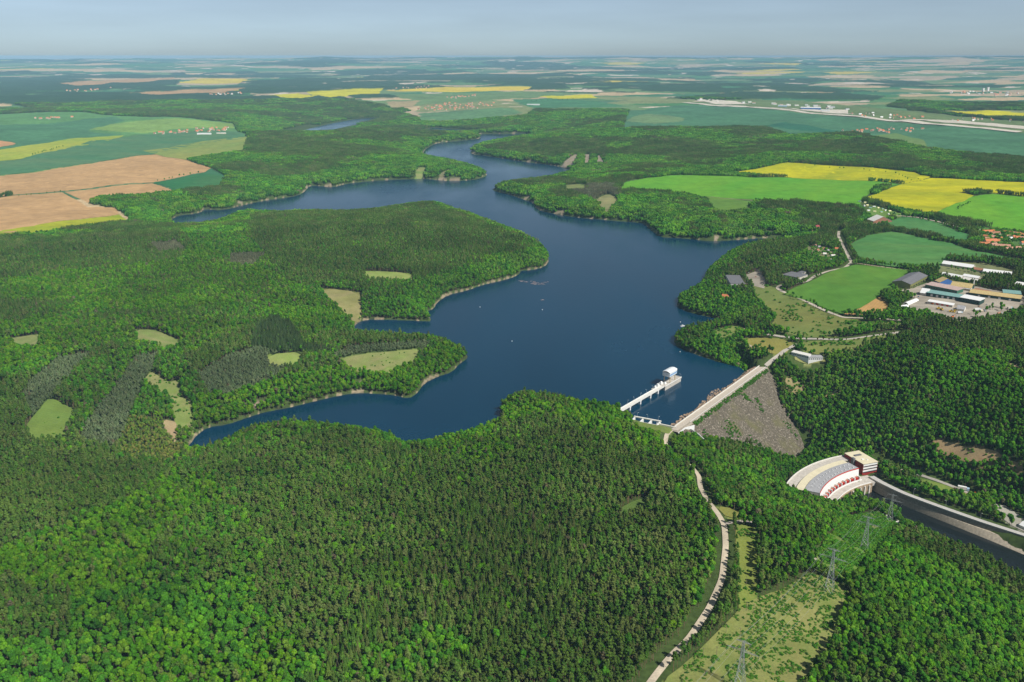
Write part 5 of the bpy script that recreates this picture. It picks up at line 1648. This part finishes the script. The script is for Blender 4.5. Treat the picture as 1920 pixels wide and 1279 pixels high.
bd('site_hut', 'small white hut with red side at the quay road end', 'hut', (1912, 984), (1926, 990), (1932, 982), 4, M_WRENDER, M_WHITE, 'gable')
car(1656, 871, 'white car parked behind the office block', 1.0, M_WHITE, z=-59.6)
car(1675, 879, 'white car on the yard right of the office block', -.6, M_WHITE, z=-59.6)
car(1689, 881, 'cream van on the yard close to the trees', .3, M_CREAM, z=-59.6)
for i, (x, y, lab, mm) in enumerate(((1403, 512, 'small white car alone on the lakeside car park', M_WHITE), (1417, 520, 'red car parked near the lower end of the lakeside car park', M_RED), (1700, 548, 'white car by the gable of the largest warehouse', M_WHITE),
        (1722, 557, 'blue car on the yard road between warehouse and tents', M_BLUE), (1850, 572, 'white car right of the white roofed dark hall', M_WHITE), (1862, 569, 'dark car on the open yard under the ochre hall', M_DARK), (1835, 575, 'orange car in the middle of the lower yard', M_ORANGE), (1880, 573, 'white van near the right end of the estate yard', M_WHITE))):
    car(x, y, lab, .3 * i, mm)
car(1645, 891, 'dark car standing on the quay road by the basin', .9, M_DARK, z=-59.4)

# ------------------------------------------------------------------ buildings by the shore and the houses
bd('lakeside_hotel', 'dark flat roofed lakeside building beside the car park', 'hotel', (1370, 533), (1397, 532), (1391, 518), 8, M_WRENDER, M_DGREY, 'flat', [('f', 10, 2, 1, 3.3, 1.8), ('r', 4, 2, 1, 3.3, 1.8)])
bd('holiday_block', 'grey block with stepped flat roof beside the oval lawn', 'building', (1466, 517), (1497, 521), (1496, 511), 6, M_CONC, M_DGREY, 'flat', [('f', 12, 2, .8, 2.7, 1.4)])
bd('holiday_block', 'small dark block right of the grey block by the oval lawn', 'building', (1494, 512), (1502, 513), (1503, 508), 5, M_CONC, M_DGREY, 'flat')
e, rf, L, w, h = bd('restaurant', 'low white building with grey roofs above the dam end', 'building', (1484, 660), (1515, 677.5), (1522, 671), 4.5, M_WHITE, M_CONC2, 'shed', [('f', 10, 1, 1.2, 0, 1.6)])
bd('restaurant_wing', 'white right wing of the low building above the dam end', 'building', (1515.5, 678), (1543, 671), (1532, 664), 4.8, M_WHITE, M_GREY, 'flat', [('f', 7, 1, 1.2, 0, 1.8)])
bd('farm_building', 'grey roofed building with brick red wall under the rapeseed', 'building', (1626, 412), (1638, 416), (1648, 406), 5, M_TILE2, M_CONC2, 'gable')

def house(px, py, label, group, wall, roof, L=11., w=8., h=4.2, pitch=.42, an=None, chim=True, parts=True, name='house', cat='house'):
    p = W(px, py)
    z = float(hz(p[0], p[1]))
    an = random.uniform(-.6, .9) if an is None else an
    e = empty(name, (p[0], p[1], z), label, cat, group, an)
    k = w / 2 * pitch * 2
    a, b, c, d = -L / 2, L / 2, -w / 2, w / 2
    mb = MB(); mb.box(a, b, c, d, -1.5, h); mb.add([(a, c, h), (a, d, h), (a, 0, h + k)], [(0, 1, 2)]); mb.add([(b, c, h), (b, d, h), (b, 0, h + k)], [(0, 2, 1)])
    o, t = .5, .3
    mr = MB()
    for s in (-1, 1):
        y0, z0 = s * (d + o), h - o * pitch * 2
        mr.add([(a - .4, y0, z0), (b + .4, y0, z0), (b + .4, 0, h + k), (a - .4, 0, h + k), (a - .4, y0, z0 + t), (b + .4, y0, z0 + t), (b + .4, 0, h + k + t), (a - .4, 0, h + k + t)], [(0, 1, 2, 3), (4, 5, 6, 7), (0, 1, 5, 4), (3, 2, 6, 7), (0, 3, 7, 4), (1, 2, 6, 5)])
    mb.build('wall', wall, e)
    rf = mr.build('roof', roof, e)
    if parts:
        for q in range(3):
            mw = MB(); mw.box(a + L * (.16 + .26 * q), a + L * (.30 + .26 * q), c - .06, c, 1.2, 2.6); mw.build('window', M_DARK, e)
        if chim: mc = MB(); mc.box(1, 1.8, -.3, .9, h + k * .7, h + k + 1.3); mc.build('chimney', M_TILE2, rf)
    FOOT.append(np.array([(p[0] - 5, p[1] - 5), (p[0] + 5, p[1] - 5), (p[0] + 5, p[1] + 5), (p[0] - 5, p[1] + 5)]))
    return e
house(1360, 560, 'cream house with a bright orange roof alone on the wooded shore', None, M_RENDER, M_TILE, 13, 10, 4.5, an=-.5)
house(1391, 494, 'red roofed kiosk at the top of the lakeside car park', None, M_WRENDER, M_TILE2, 10, 7, 3, an=.2)
house(1399, 505, 'long brown roofed kiosk at the left edge of the car park', None, M_RENDER, M_TILE3, 14, 7, 3, an=-.9)
house(1436, 505, 'white flat kiosk above the car park trees', None, M_WRENDER, M_CONC2, 8, 6, 3, .1)
house(1459, 504, 'small white cabin right of the car park kiosks', None, M_WRENDER, M_GREY, 8, 6, 3)
house(1532, 430, 'tall cottage with a steep dark red roof among the trees', None, M_WRENDER, M_DRED, 11, 9, 5, .75, an=.3)
house(1523, 437, 'low red roofed cottage left of the tall red one', None, M_WRENDER, M_TILE3, 9, 7, 3)
house(1569, 469, 'cottage with an orange roof right of the cottage colony', None, M_WRENDER, M_TILE, 9, 7, 3.5, an=-.4)
house(1561, 483, 'white two storey cottage lowest in the colony', None, M_WRENDER, M_CONC2, 10, 8, 5.5, .2, an=.2)
house(1556, 490, 'grey roofed shed below the white two storey cottage', None, M_CONC, M_GREY, 10, 6, 3)
cot = [(1530, 461), (1536, 465), (1543, 468), (1540, 459), (1548, 463), (1552, 472), (1533, 471), (1546, 478), (1528, 455)]
for i, (x, y) in enumerate(cot):
    house(x, y, 'small weekend cottage of the colony beside the lake road', 'cottages of the lakeside colony', random.choice([M_WRENDER, M_RENDER]), [M_TILE3, M_GREY, M_TILE2, M_CONC2][i % 4], random.uniform(7, 9), 6, 2.8)
M_PYEL = mat('pale_yellow_render', (.78, .74, .40), .8, .08, .5)
for i, (x, y) in enumerate([(1620, 387), (1626, 386), (1632, 391), (1639, 389), (1646, 391), (1654, 393), (1660, 396), (1668, 397), (1676, 401), (1628, 396), (1640, 398), (1652, 399), (1666, 403), (1622, 381), (1612, 379)]):
    house(x, y, 'tiny pale holiday hut in the row under the rapeseed field', 'holiday huts under the rapeseed field', M_PYEL if i % 3 else M_WHITE, [M_WHITE, M_PYEL, M_TEAL][i % 3], random.uniform(6, 8), 5, 2.6, .3, chim=False, parts=False, name='holiday_hut', cat='hut')
# the village on the right edge
big = [(1852, 437, 34, 10, M_TILE, .15, 'long orange roofed barn at the top of the right hand village'), (1865, 440, 26, 10, M_TILE2, .15, 'long brown roofed barn joined to the orange barn of the village'), (1848, 446, 11, 8, M_TILE, -.9, 'single orange roofed house below the long village barns'),
       (1857, 455, 30, 13, M_TILE, .1, 'biggest orange roofed farmhouse in the right hand village'), (1845, 461, 24, 12, M_TILE, -.2, 'orange roofed farmhouse with cream gable at the village edge'), (1863, 462, 16, 10, M_TILE3, .3, 'pale red roofed farmhouse beside the cream gable'),
       (1879, 464, 34, 9, M_TILE3, -.3, 'long pale red roofed barn in the village middle'), (1891, 470, 22, 10, M_TILE3, .4, 'pale red roofed house lowest in the right hand village'), (1906, 468, 18, 9, M_TILE3, .0, 'pale red roofed house right of the lowest one'), (1894, 450, 10, 8, M_WHITE, .2, 'white house alone on the village green')]
for x, y, L, w, m, an, lab in big:
    house(x, y, lab, None, M_RENDER, m, L, w, 4.5, .4, an)
for i, (x, y) in enumerate([(1884, 438), (1893, 439), (1901, 440), (1910, 441), (1918, 443), (1890, 446), (1900, 447), (1908, 448), (1916, 449), (1876, 450), (1870, 454), (1850, 450), (1917, 458), (1924, 466), (1862, 447)]):
    house(x, y, 'small cream house with a tiled roof in the right hand village', 'houses of the right hand village', M_WRENDER if i % 3 == 0 else M_RENDER, [M_TILE, M_TILE, M_TILE3][i % 3], random.uniform(9, 12), 8, 4, .45)

def hamlet(name_label, group, poly, n, roofs, size=1.0, cat='house'):
    P = np.array([(a, b) for a, b, _ in parse(poly)])
    rg = np.random.default_rng(abs(hash(poly)) % 1000 if False else len(poly) * 7 + n)
    done = 0
    while done < n:
        x, y = rg.uniform(P[:, 0].min(), P[:, 0].max()), rg.uniform(P[:, 1].min(), P[:, 1].max())
        if not inside(P, np.array([x]), np.array([y]))[0]: continue
        house(x, y, name_label, group, M_WRENDER if rg.random() < .3 else M_RENDER, roofs[int(rg.integers(len(roofs)))], size * rg.uniform(9, 17), size * rg.uniform(8, 10), size * rg.uniform(2.6, 4), .62, rg.uniform(-.4, 1.2), chim=False, parts=False)
        done += 1
RED = [M_TILE, M_TILE, M_TILE3, M_TILE2]
MIX = [M_TILE, M_TILE3, M_CONC2, M_GREY, M_WHITE]
hamlet('red roofed house of the village on the far left fields', 'houses of the village on the left fields', "268,252 330,246 372,241 440,239 430,246 385,250 340,250 300,253", 38, RED)
hamlet('pale house of the small hamlet at the far left edge', 'houses of the left edge hamlet', "62,222 100,219 138,219 130,223 80,224", 14, RED)
hamlet('red roofed house of the village beyond the middle of the lake', 'houses of the village beyond the lake', "778,205 800,197 850,192 930,193 925,200 880,206 800,208", 70, RED, 1.05)
hamlet('house of the hamlet behind the village beyond the lake', 'houses of the hamlet behind the lake village', "815,184 870,180 900,176 895,180 850,185", 16, RED, 1.1)
hamlet('red roofed house of the village below the runway', 'houses of the village below the runway', "1575,246 1610,243 1660,240 1735,242 1728,248 1660,250 1600,249", 34, RED, 1.05)
hamlet('house of the settlement above the runway end', 'houses of the settlement above the runway', "1590,214 1640,212 1680,216 1760,222 1880,222 1920,226 1920,230 1800,228 1700,224 1620,220", 42, RED + [M_WHITE], 1.1)
hamlet('tiny far house of the village on the left skyline fields', 'houses of the far left skyline village', "100,170 150,168 210,164 205,168 150,172", 14, RED, 1.3)
hamlet('tiny far house beside the far yellow fields', 'houses beside the far yellow fields', "385,178 440,173 470,174 440,179", 16, RED + [M_WHITE], 1.2)
hamlet('tiny far house in the town on the right horizon', 'houses of the far town', "1760,174 1830,171 1925,176 1925,181 1850,180", 36, MIX, 1.7)
hamlet('tiny far house in the long village behind the yellow strips', 'houses of the village behind the yellow strips', "740,166 790,161 820,163 800,167", 12, RED, 1.3)
house(383, 252, 'long white farm building at the foot of the left village', None, M_WHITE, M_WHITE, 75, 12, 5, .2, .1, False, False, 'farm_building', 'farm building')
house(415, 251, 'cream roofed farm shed right of the long white farm building', None, M_RENDER, M_CONC2, 50, 11, 4, .2, .1, False, False, 'farm_building', 'farm building')
house(1000, 197, 'long white farm halls right of the lake village', None, M_WHITE, M_WHITE, 110, 16, 6, .15, -.1, False, False, 'farm_building', 'farm building')
for x, y, h in ((1843, 172, 42), (1852, 171, 46)):
    house(x, y, 'pale tower block rising over the far town', 'tower blocks of the far town', M_WHITE, M_CONC2, 22, 18, h, .05, .3, False, False, 'tower_block', 'tower block')
# airfield
road_at = lambda s: np.array([W(a, b)[:2] for a, b, _ in parse(s)])
M_RUN = field_material('runway', (.62, .57, .47), 0, 0, (.50, .46, .38), .5)
ribbon('runway', road_at("1285,192.5 1400,201 1500,209.5 1600,218 1700,227.5 1800,237 1912,248"), 85, M_RUN, 2.0, 60)
ribbon('road', road_at("1330,194 1420,201 1500,206 1600,214"), 30, M_RUN, 1.6, 60)
ribbon('road', road_at("1690,226 1760,225 1850,234 1925,242"), 60, M_RUN, 1.7, 60)
for s in ("1305,188 1380,190 1410,196 1340,195", "1500,205 1590,206 1590,214 1540,211", "1720,224 1800,226 1925,238 1925,243 1850,236 1760,229"):
    drape('apron', WP(s), M_RUN, 1.8, 45)
rgA = np.random.default_rng(9)
for i in range(22):
    x = rgA.uniform(1310, 1590); y = 187 + (x - 1310) * .062 + rgA.uniform(-2, 2.5)
    house(x, y, 'pale airfield building standing behind the runway', 'airfield buildings', M_WHITE if i % 2 else M_WRENDER, [M_WHITE, M_TILE3, M_CONC2, M_GREY][i % 4], rgA.uniform(18, 40), rgA.uniform(12, 20), rgA.uniform(6, 12), .15, rgA.uniform(-.3, .2), False, False, 'airfield_building', 'building')
house(1520, 205, 'long blue fronted hangar with white roof on the airfield', None, M_BLUE, M_WHITE, 150, 40, 12, .12, -.35, False, False, 'hangar', 'hangar')
house(1467, 200, 'blue and white airfield hall left of the long hangar', None, M_LBLUE, M_WHITE, 70, 25, 10, .12, -.35, False, False, 'hangar', 'hangar')
house(1548, 209, 'white airfield hall just right of the long hangar', None, M_WHITE, M_WHITE, 60, 30, 9, .12, -.35, False, False, 'hangar', 'hangar')

# ------------------------------------------------------------------ pylons, cables, poles
PYL = []
def pylon(px, py, H, label, base=None):
    p = W(px, py) if base is None else base
    z = float(hz(p[0], p[1]))
    an = math.atan2(-.56, .83)
    e = empty('lattice_pylon', (p[0], p[1], z), label, 'pylon', None, an)
    mb = MB()
    lv = [(0, 3.6), (.18, 2.9), (.34, 2.3), (.48, 1.8), (.60, 1.4), (.70, 1.1), (.79, .9), (.87, .8), (.94, .7), (1.0, .35)]
    c4 = [(-1, -1), (1, -1), (1, 1), (-1, 1)]
    for (t0, r0), (t1, r1) in zip(lv[:-1], lv[1:]):
        for k in range(4):
            a, b = c4[k], c4[(k + 1) % 4]
            mb.tube((a[0] * r0, a[1] * r0, t0 * H - (1 if t0 == 0 else 0)), (a[0] * r1, a[1] * r1, t1 * H), .17, .15, 4)
            mb.tube((a[0] * r0, a[1] * r0, t0 * H), (b[0] * r1, b[1] * r1, t1 * H), .09, n=3)
            mb.tube((b[0] * r0, b[1] * r0, t0 * H), (a[0] * r1, a[1] * r1, t1 * H), .09, n=3)
            mb.tube((a[0] * r1, a[1] * r1, t1 * H), (b[0] * r1, b[1] * r1, t1 * H), .09, n=3)
    mb.build('tower', M_STEEL, e)
    ends = []
    for zz, hw, n in ((.985, 5.5, 1), (.80, 12.0, 2)):
        mb = MB()
        for s in (-1, 1):
            for yy in (-.6, .6):
                mb.tube((0, yy, zz * H), (s * hw, 0, zz * H + .3), .13, .08, 4)
            mb.tube((0, 0, zz * H + 1.6), (s * hw, 0, zz * H + .3), .12, .08, 4)
            for q in (.3, .55, .8): mb.tube((s * hw * q, 0, zz * H + .2), (s * hw * (q - .2), 0, zz * H + 1.6 * (1 - q + .2)), .07, n=3)
        arm_ = mb.build('cross_arm', M_STEEL, e)
        for s in (-1, 1):
            for q in ((1.0,) if n == 1 else (.96, .55)):
                x = s * hw * q
                if n == 2:
                    mb = MB()
                    for j in range(7): mb.tube((x, 0, zz * H + .1 - j * .3), (x, 0, zz * H - .08 - j * .3), .2, .1, 6)
                    mb.build('insulator', M_DARK, arm_)
                ends.append((x, zz * H + (-2.1 if n == 2 else .3)))
    c, s = math.cos(an), math.sin(an)
    PYL.append([(p[0] + x * c, p[1] + x * s, z + q) for x, q in ends])
pylon(1386, 1292, 40, 'lattice pylon cut by the lower edge on the scrubby cutting')
pylon(1554, 1110, 41, 'tall lattice pylon beside the dirt track on the cutting')
pylon(1620, 1031, 36, 'lattice pylon on the green scrub slope above the service quay')
pylon(1667, 979, 37, 'lattice pylon at the water side of the tailrace')
for k in range(6):
    mb = MB()
    pts = [PYL[i][k] for i in range(4)]
    last = np.array(pts[0]) + (np.array(pts[0]) - np.array(pts[1])) * 1.1; last[2] = pts[0][2] + 5
    pts = [tuple(last)] + pts
    for a, b in zip(pts[:-1], pts[1:]):
        a, b = np.array(a), np.array(b)
        prev = a
        for q in range(1, 11):
            t = q / 10
            c = a + (b - a) * t; c[2] -= 4 * 5.0 * t * (1 - t)
            mb.tube(prev, c, .055, n=3); prev = c
    o = mb.build('power_cable', M_STEEL, fix=False)
    set_props(o, 'thin overhead power cable strung between the lattice pylons', 'cable', 'cables between the pylons')
for i, (x, y) in enumerate([(1399, 1098), (1414, 1098), (1399, 1147), (1413, 1151), (1424, 1157), (1361, 1188), (1387, 1196), (1318, 1234), (1343, 1232), (1394, 966), (1376, 959), (1412, 967)]):
    p = W(x, y)
    e = empty('utility_pole', (p[0], p[1], float(hz(p[0], p[1]))), 'thin wooden utility pole on the grass strip beside the forest road', 'utility pole', 'utility poles on the cutting', random.uniform(0, 3))
    mb = MB(); mb.tube((0, 0, -1), (0, 0, 9.5), .19, .13, 6); mb.build('pole', M_WOOD, e)
    mb = MB(); mb.box(-1.2, 1.2, -.08, .08, 8.7, 8.9); mb.build('cross_arm', M_WOOD, e)

# ------------------------------------------------------------------ on the lake
def boat(px, py, label, s, an):
    p = unz(px, py, .0)
    e = empty('motor_boat', (p[0], p[1], 0), label, 'boat', None, an); e.scale = (s, s, s)
    hull = [(-4, -1.3), (1.5, -1.4), (3.4, -.7), (4.4, 0), (3.4, .7), (1.5, 1.4), (-4, 1.3)]
    mb = MB(); n = len(hull)
    mb.add([(x * .9, y * .7, -.3) for x, y in hull] + [(x, y, 1.0) for x, y in hull], [tuple(range(n - 1, -1, -1)), tuple(range(n, 2 * n))] + [(i, (i + 1) % n, n + (i + 1) % n, n + i) for i in range(n)])
    mb.build('hull', M_WHITE, e)
    mb = MB(); mb.add([(-2.2, -1, 1), (1.4, -1, 1), (1.4, 1, 1), (-2.2, 1, 1), (-2, -.85, 2.3), (.6, -.85, 2.3), (.6, .85, 2.3), (-2, .85, 2.3)], [(4, 5, 6, 7), (0, 1, 5, 4), (1, 2, 6, 5), (2, 3, 7, 6), (3, 0, 4, 7)]); mb.build('cabin', M_WHITE, e)
    mb = MB(); mb.box(-1.7, .4, -.98, .98, 1.5, 2.0); mb.build('window', M_DARK, e)
boat(1280, 612, 'white motor boat moored off the wooded right shore', 1.2, .4)
boat(1276, 604, 'tiny white dinghy just behind the moored motor boat', .5, 1.2)
for i, (x, y) in enumerate([(900, 576), (1017, 581), (1275, 660), (960, 640)]):
    p = unz(x, y, 0)
    mb = MB(); v = ICO2[0] * np.array([.9, .9, .8]) + np.array([0, 0, .3]); mb.add(v, [tuple(f) for f in ICO2[1]]); mb.tube((0, 0, 1), (0, 0, 1.8), .12)
    o = mb.build('marker_buoy', M_WHITE); o.location = (p[0], p[1], 0)
    set_props(o, 'small white marker buoy floating alone on the open lake', 'buoy', 'marker buoys on the lake')
mb = MB()
rgd = np.random.default_rng(4)
for (x, y, n, sx) in ((993, 528, 12, 22), (1005, 533, 7, 16), (1024, 530, 3, 10), (1020, 562, 2, 8)):
    c = unz(x, y, 0)
    for _ in range(n):
        q = c[:2] + rgd.normal(0, 1, 2) * np.array([sx * .5, sx * .28]); a = rgd.uniform(-.3, .3); l_ = rgd.uniform(1.5, 5)
        mb.tube((q[0] - l_ * math.cos(a), q[1] - l_ * math.sin(a), .12), (q[0] + l_ * math.cos(a), q[1] + l_ * math.sin(a), .12), .45, .3, 5)
o = mb.build('driftwood', mat('bleached_wood', (.34, .25, .22), .9, .2, 1)); set_props(o, 'loose drift of pale wood floating off the left headland', 'driftwood', None, 'stuff')

# ------------------------------------------------------------------ hedges, single trees and scrub
def single_tree(x, y, kind, s, tint, label, group, name, cat):
    z = float(hz(x, y)) - .3
    e = empty(name, (x, y, z), label, cat, group, random.uniform(0, 6))
    e.scale = (s, s, s * random.uniform(.85, 1.1))
    ms = PROTO[kind]
    c = bpy.data.objects.new('crown', random.choice(ms)); COL.objects.link(c); c.parent = e
    c['tint'] = [float(q) for q in tint] + [1.0]
    if 'trunk_' + kind in PROTO:
        t = bpy.data.objects.new('trunk', PROTO['trunk_' + kind]); COL.objects.link(t); t.parent = e
def tree_line(s, n, label, group, sc=(.5, .8), kind='leafy', jit=2.5, pal=None, name='hedgerow_tree', cat='tree'):
    p = np.array([W(a, b)[:2] for a, b, _ in parse(s)])
    seg = np.r_[0, np.cumsum(np.linalg.norm(np.diff(p, axis=0), axis=1))]
    for k in range(n):
        t = (k + random.uniform(.1, .9)) / n * seg[-1]
        x, y = np.interp(t, seg, p[:, 0]) + random.uniform(-jit, jit), np.interp(t, seg, p[:, 1]) + random.uniform(-jit, jit)
        single_tree(x, y, kind, random.uniform(*sc), (T_G if pal is None else pal)[random.randrange(4 if pal is None else len(pal))], label, group, name, cat)
tree_line("0,371 30,369 60,367 90,364 118,361", 9, 'small dark tree on the track between the two ploughed fields', 'trees between the ploughed fields', (.6, .9))
tree_line("285,343 310,339 330,333 345,331 383,325", 8, 'round tree on the edge of the ploughed and dark green field', 'trees along the dark green field', (.7, 1.1))
tree_line("60,293 95,283 118,276", 12, 'small tree in the row under the yellow green strip', 'trees under the yellow green strip', (.8, 1.2), jit=5)
tree_line("1815,441 1770,424", 5, 'bush like tree at the right end of the upper green field', 'trees at the upper green field end', (.6, .9))
tree_line("1702,435 1725,440 1745,443 1785,452 1805,457", 13, 'low hedge tree between the two rolling green fields', 'hedge between the rolling green fields', (.35, .75), jit=3)
tree_line("1660,400 1695,408 1730,413 1770,424 1800,432 1840,438", 34, 'dense hedge tree below the rapeseed and bright green field', 'hedge below the rapeseed field', (.6, 1.0), jit=6)
tree_line("1640,382 1665,390 1700,399 1735,405", 16, 'dark roadside tree along the lower edge of the rapeseed', 'trees along the rapeseed edge', (.6, .9), jit=4)
tree_line("1793,395 1806,387 1820,381", 12, 'low shrubby tree in the strip crossing the bright green field', 'shrub strip in the bright green field', (.6, .9), jit=4)
tree_line("1640,500 1660,503 1700,507 1712,506", 8, 'small tree along the straight field track by the warehouse', 'trees along the straight field track', (.4, .7))
tree_line("1448,533 1462,541 1480,553 1495,562 1520,572 1545,585 1560,592", 22, 'rounded bushy tree below the curved field road', 'trees below the curved field road', (.6, 1.05), jit=5)
tree_line("1482,306 1500,308 1530,313 1600,318 1680,327 1705,340 1735,336", 16, 'far small tree on the margin of the upper rapeseed field', 'trees round the upper rapeseed field', (.6, 1.0), jit=5)
tree_line("1763,492 1800,489 1850,497 1905,505", 22, 'dark dense tree behind the long white barns', 'trees behind the white barns', (.7, 1.05), jit=5)
tree_line("1776,505 1810,509 1840,515 1870,520 1900,524", 20, 'dark tree between the rows of barns in the estate', 'trees between the barns', (.6, .95), jit=7)
tree_line("1665,556 1685,560 1700,557 1690,568", 14, 'leafy tree on the bank left of the tent halls', 'trees left of the tent halls', (.55, .85), jit=6)
tree_line("1822,595 1835,590 1855,580 1872,575 1890,590", 14, 'leafy tree among the parked lorries of the estate', 'trees among the parked lorries', (.6, 1.0), jit=6)
tree_line("1830,450 1838,465 1870,475 1900,480 1925,487", 24, 'garden tree around the right hand village', 'garden trees of the village', (.6, 1.0), jit=8)
tree_line("1850,432 1875,445 1890,455 1915,455", 14, 'leafy tree between the village roofs', 'trees between the village roofs', (.5, .8), jit=8)
tree_line("1510,455 1535,455 1560,465 1575,480 1560,495 1530,490 1510,475", 26, 'leafy garden tree of the lakeside cottage colony', 'trees of the cottage colony', (.5, .85), jit=7)
tree_line("1530,640 1570,638 1600,640 1640,632 1680,626", 18, 'dark reddish roadside tree in the avenue above the dam', 'avenue trees above the dam', (.35, .5), jit=2, pal=np.array([(.12, .07, .03), (.08, .10, .03)]))
tree_line("1700,900 1740,922 1780,934 1810,946 1850,962", 26, 'dark bushy tree between the quay road and the meadow', 'trees along the quay road', (.5, .85), jit=4)
tree_line("990,191 1010,190 1040,189 1080,187", 10, 'far tree in the row right of the lake village', 'far tree row by the lake village', (1.0, 1.5), jit=10)

def scrub():
    rg = np.random.default_rng(17)
    X, Y, S, T = [], [], [], []
    def fill(poly, step, keep, s0, s1, pal, rows=0.0):
        p = WP(poly)
        x0, y0 = p.min(0); x1, y1 = p.max(0)
        xs, ys = np.meshgrid(np.arange(x0, x1, step), np.arange(y0, y1, step))
        xs, ys = rg.uniform(x0, x1, xs.size), rg.uniform(y0, y1, ys.size)
        k = inside(p, xs, ys)
        q = .6 * fbm(xs, ys, 7, 2, 55) + .4 * fbm(xs, ys, 30, 2, 56)
        if rows: q = q * .6 + .4 * (.5 + .5 * np.sin((xs * .83 - ys * .56) / rows * 6.283))
        k &= q > keep
        for pr, h in ROADS:
            k &= dist_line(pr, xs, ys) > h + 1
        n = k.sum()
        X.append(xs[k]); Y.append(ys[k]); S.append(rg.uniform(s0, s1, n)); T.append(np.array(pal)[rg.integers(0, len(pal), n)] * rg.uniform(.8, 1.2, (n, 1)))
    G1 = [(.055, .19, .018), (.075, .20, .02), (.10, .22, .02)]
    fill("1392,1138 1425,1120 1462,1108 1519,1076 1575,1095 1597,1117 1556,1188 1526,1240 1481,1279 1430,1400 1200,1400 1286,1245 1324,1207 1361,1170", 1.6, .43, .3, .9, G1 + [(.12, .19, .04), (.045, .13, .02)], 0)
    fill("1519,1060 1560,1000 1590,968 1640,960 1690,985 1650,1040 1600,1090 1575,1093", 1.9, .40, .6, 1.6, G1)
    fill("1830,426 1925,430 1925,476 1880,476 1845,468", 10, .42, 1.8, 3.4, G1)
    fill("1510,462 1570,470 1575,490 1545,492 1515,480", 8, .45, 1.6, 2.8, G1)
    fill("1380,982 1421,992 1417,1012 1421,1125 1387,1146 1384,1087 1378,1012", 3, .56, .5, 1.0, G1)
    fill("1408,534 1442,535 1473,552 1535,582 1604,621 1549,634 1487,631 1439,614 1456,597 1415,560", 5, .60, .7, 1.6, G1)
    fill("1474,700 1500,705 1512,735 1495,760 1465,720", 4, .45, .8, 1.8, G1)
    fill("1550,730 1580,735 1570,755 1540,750", 4, .5, .8, 1.6, G1)
    fill("1387,635 1466,635 1490,645 1470,657 1404,656", 6, .55, .8, 1.8, G1)
    fill("1560,603 1640,604 1700,606 1690,617 1620,622 1604,618", 5, .46, .8, 1.9, G1)
    fill("1500,641 1593,639 1690,626 1760,612 1765,618 1690,634 1600,648 1510,650", 5, .5, .8, 1.8, G1)
    fill("1330,622 1385,610 1400,622 1370,640 1345,640", 5, .5, .8, 1.8, G1)
    fill("88,750 107,751 145,772 140,790 120,815 62,818 46,804 66,778", 7, .66, .6, 1.2, G1)
    fill("282,696 296,704 315,718 335,712 342,745 362,757 362,800 328,788 322,760 300,738 268,716", 5, .58, .6, 1.4, G1)
    fill("627,674 714,661 789,654 780,666 731,690 662,684", 6, .6, .5, 1.0, G1)
    fill("1744,824 1768,827 1817,842 1861,844 1886,861 1930,880 1903,880 1876,868 1842,866 1805,856 1763,840", 5, .56, .8, 1.5, G1)
    fill("1868,945 1890,955 1925,980 1925,1000 1895,985", 6, .5, .8, 1.8, G1)
    x, y, s, t = map(np.concatenate, (X, Y, S, T))
    z = hz(x, y) - .1
    # on the dam: the hedge below the crest and green patches on the rockfill
    fx, fy = [], []
    for _ in range(420):
        fx.append(rg.uniform(22, 290)); fy.append(8.5 + 4.5 * rg.random() ** 1.5)
    for px, py, rx, n in ((1400, 745, 5, 26), (1392, 740, 4, 14), (1425, 757, 5, 20), (1428, 769, 4, 14), (1376, 805, 8, 42), (1368, 812, 6, 26), (1420, 832, 7, 26), (1440, 840, 5, 12), (1480, 800, 6, 16), (1325, 815, 6, 14), (1490, 815, 6, 14)):
        c = unz(px, py, -20)
        for it in range(12):
            a = (c[:2] - CR_A) @ CR_U; b = (c[:2] - CR_A) @ CR_N
            c = unz(px, py, 4.2 - 82 * (b - 8.5) / 106)
        for _ in range(n): fx.append(a + rg.normal(0, rx * .6)); fy.append(b + rg.normal(0, rx * .8))
    fx, fy = np.array(fx), np.array(fy)
    k = (fy > 8.4) & (fy < 112); fx, fy = fx[k], fy[k]
    wx = CR_A[0] + CR_U[0] * fx + CR_N[0] * fy; wy = CR_A[1] + CR_U[1] * fx + CR_N[1] * fy
    wz = 4.0 - 82 * (fy - 8.5) / 106
    x, y, z = np.r_[x, wx], np.r_[y, wy], np.r_[z, np.maximum(wz, hz(wx, wy))]
    s = np.r_[s, rg.uniform(.5, 1.05, len(wx))]; t = np.r_[t, np.array(G1)[rg.integers(0, 2, len(wx))] * .9]
    scatter('scrub_undergrowth', 'low green scrub dotted over cuttings, clearings and the dam face', 'scrub', proto_collection('bush_single', PROTO['bush']), x, y, z, t, s, s, len(PROTO['bush']), rg)
scrub()

# ------------------------------------------------------------------ the woods, planted round everything built above
for p in FOOT:
    c = p.mean(0); t = -c / np.linalg.norm(c)
    big_ = np.ptp(p, axis=0).max() > 14
    q = np.r_[p, p + t * (17 if big_ else 9)]
    o_ = q - q.mean(0)
    # convex hull of the footprint and the same pushed towards open ground in front
    pts = sorted(map(tuple, q)); hull = []
    for seq in (pts, pts[::-1]):
        part = []
        for a in seq:
            while len(part) > 1 and (part[-1][0] - part[-2][0]) * (a[1] - part[-2][1]) - (part[-1][1] - part[-2][1]) * (a[0] - part[-2][0]) <= 0: part.pop()
            part.append(a)
        hull += part[:-1]
    KEEP_OUT.append((np.array(hull), 5 if big_ else 2.5))
TREES = tree_points()
plant_forests()
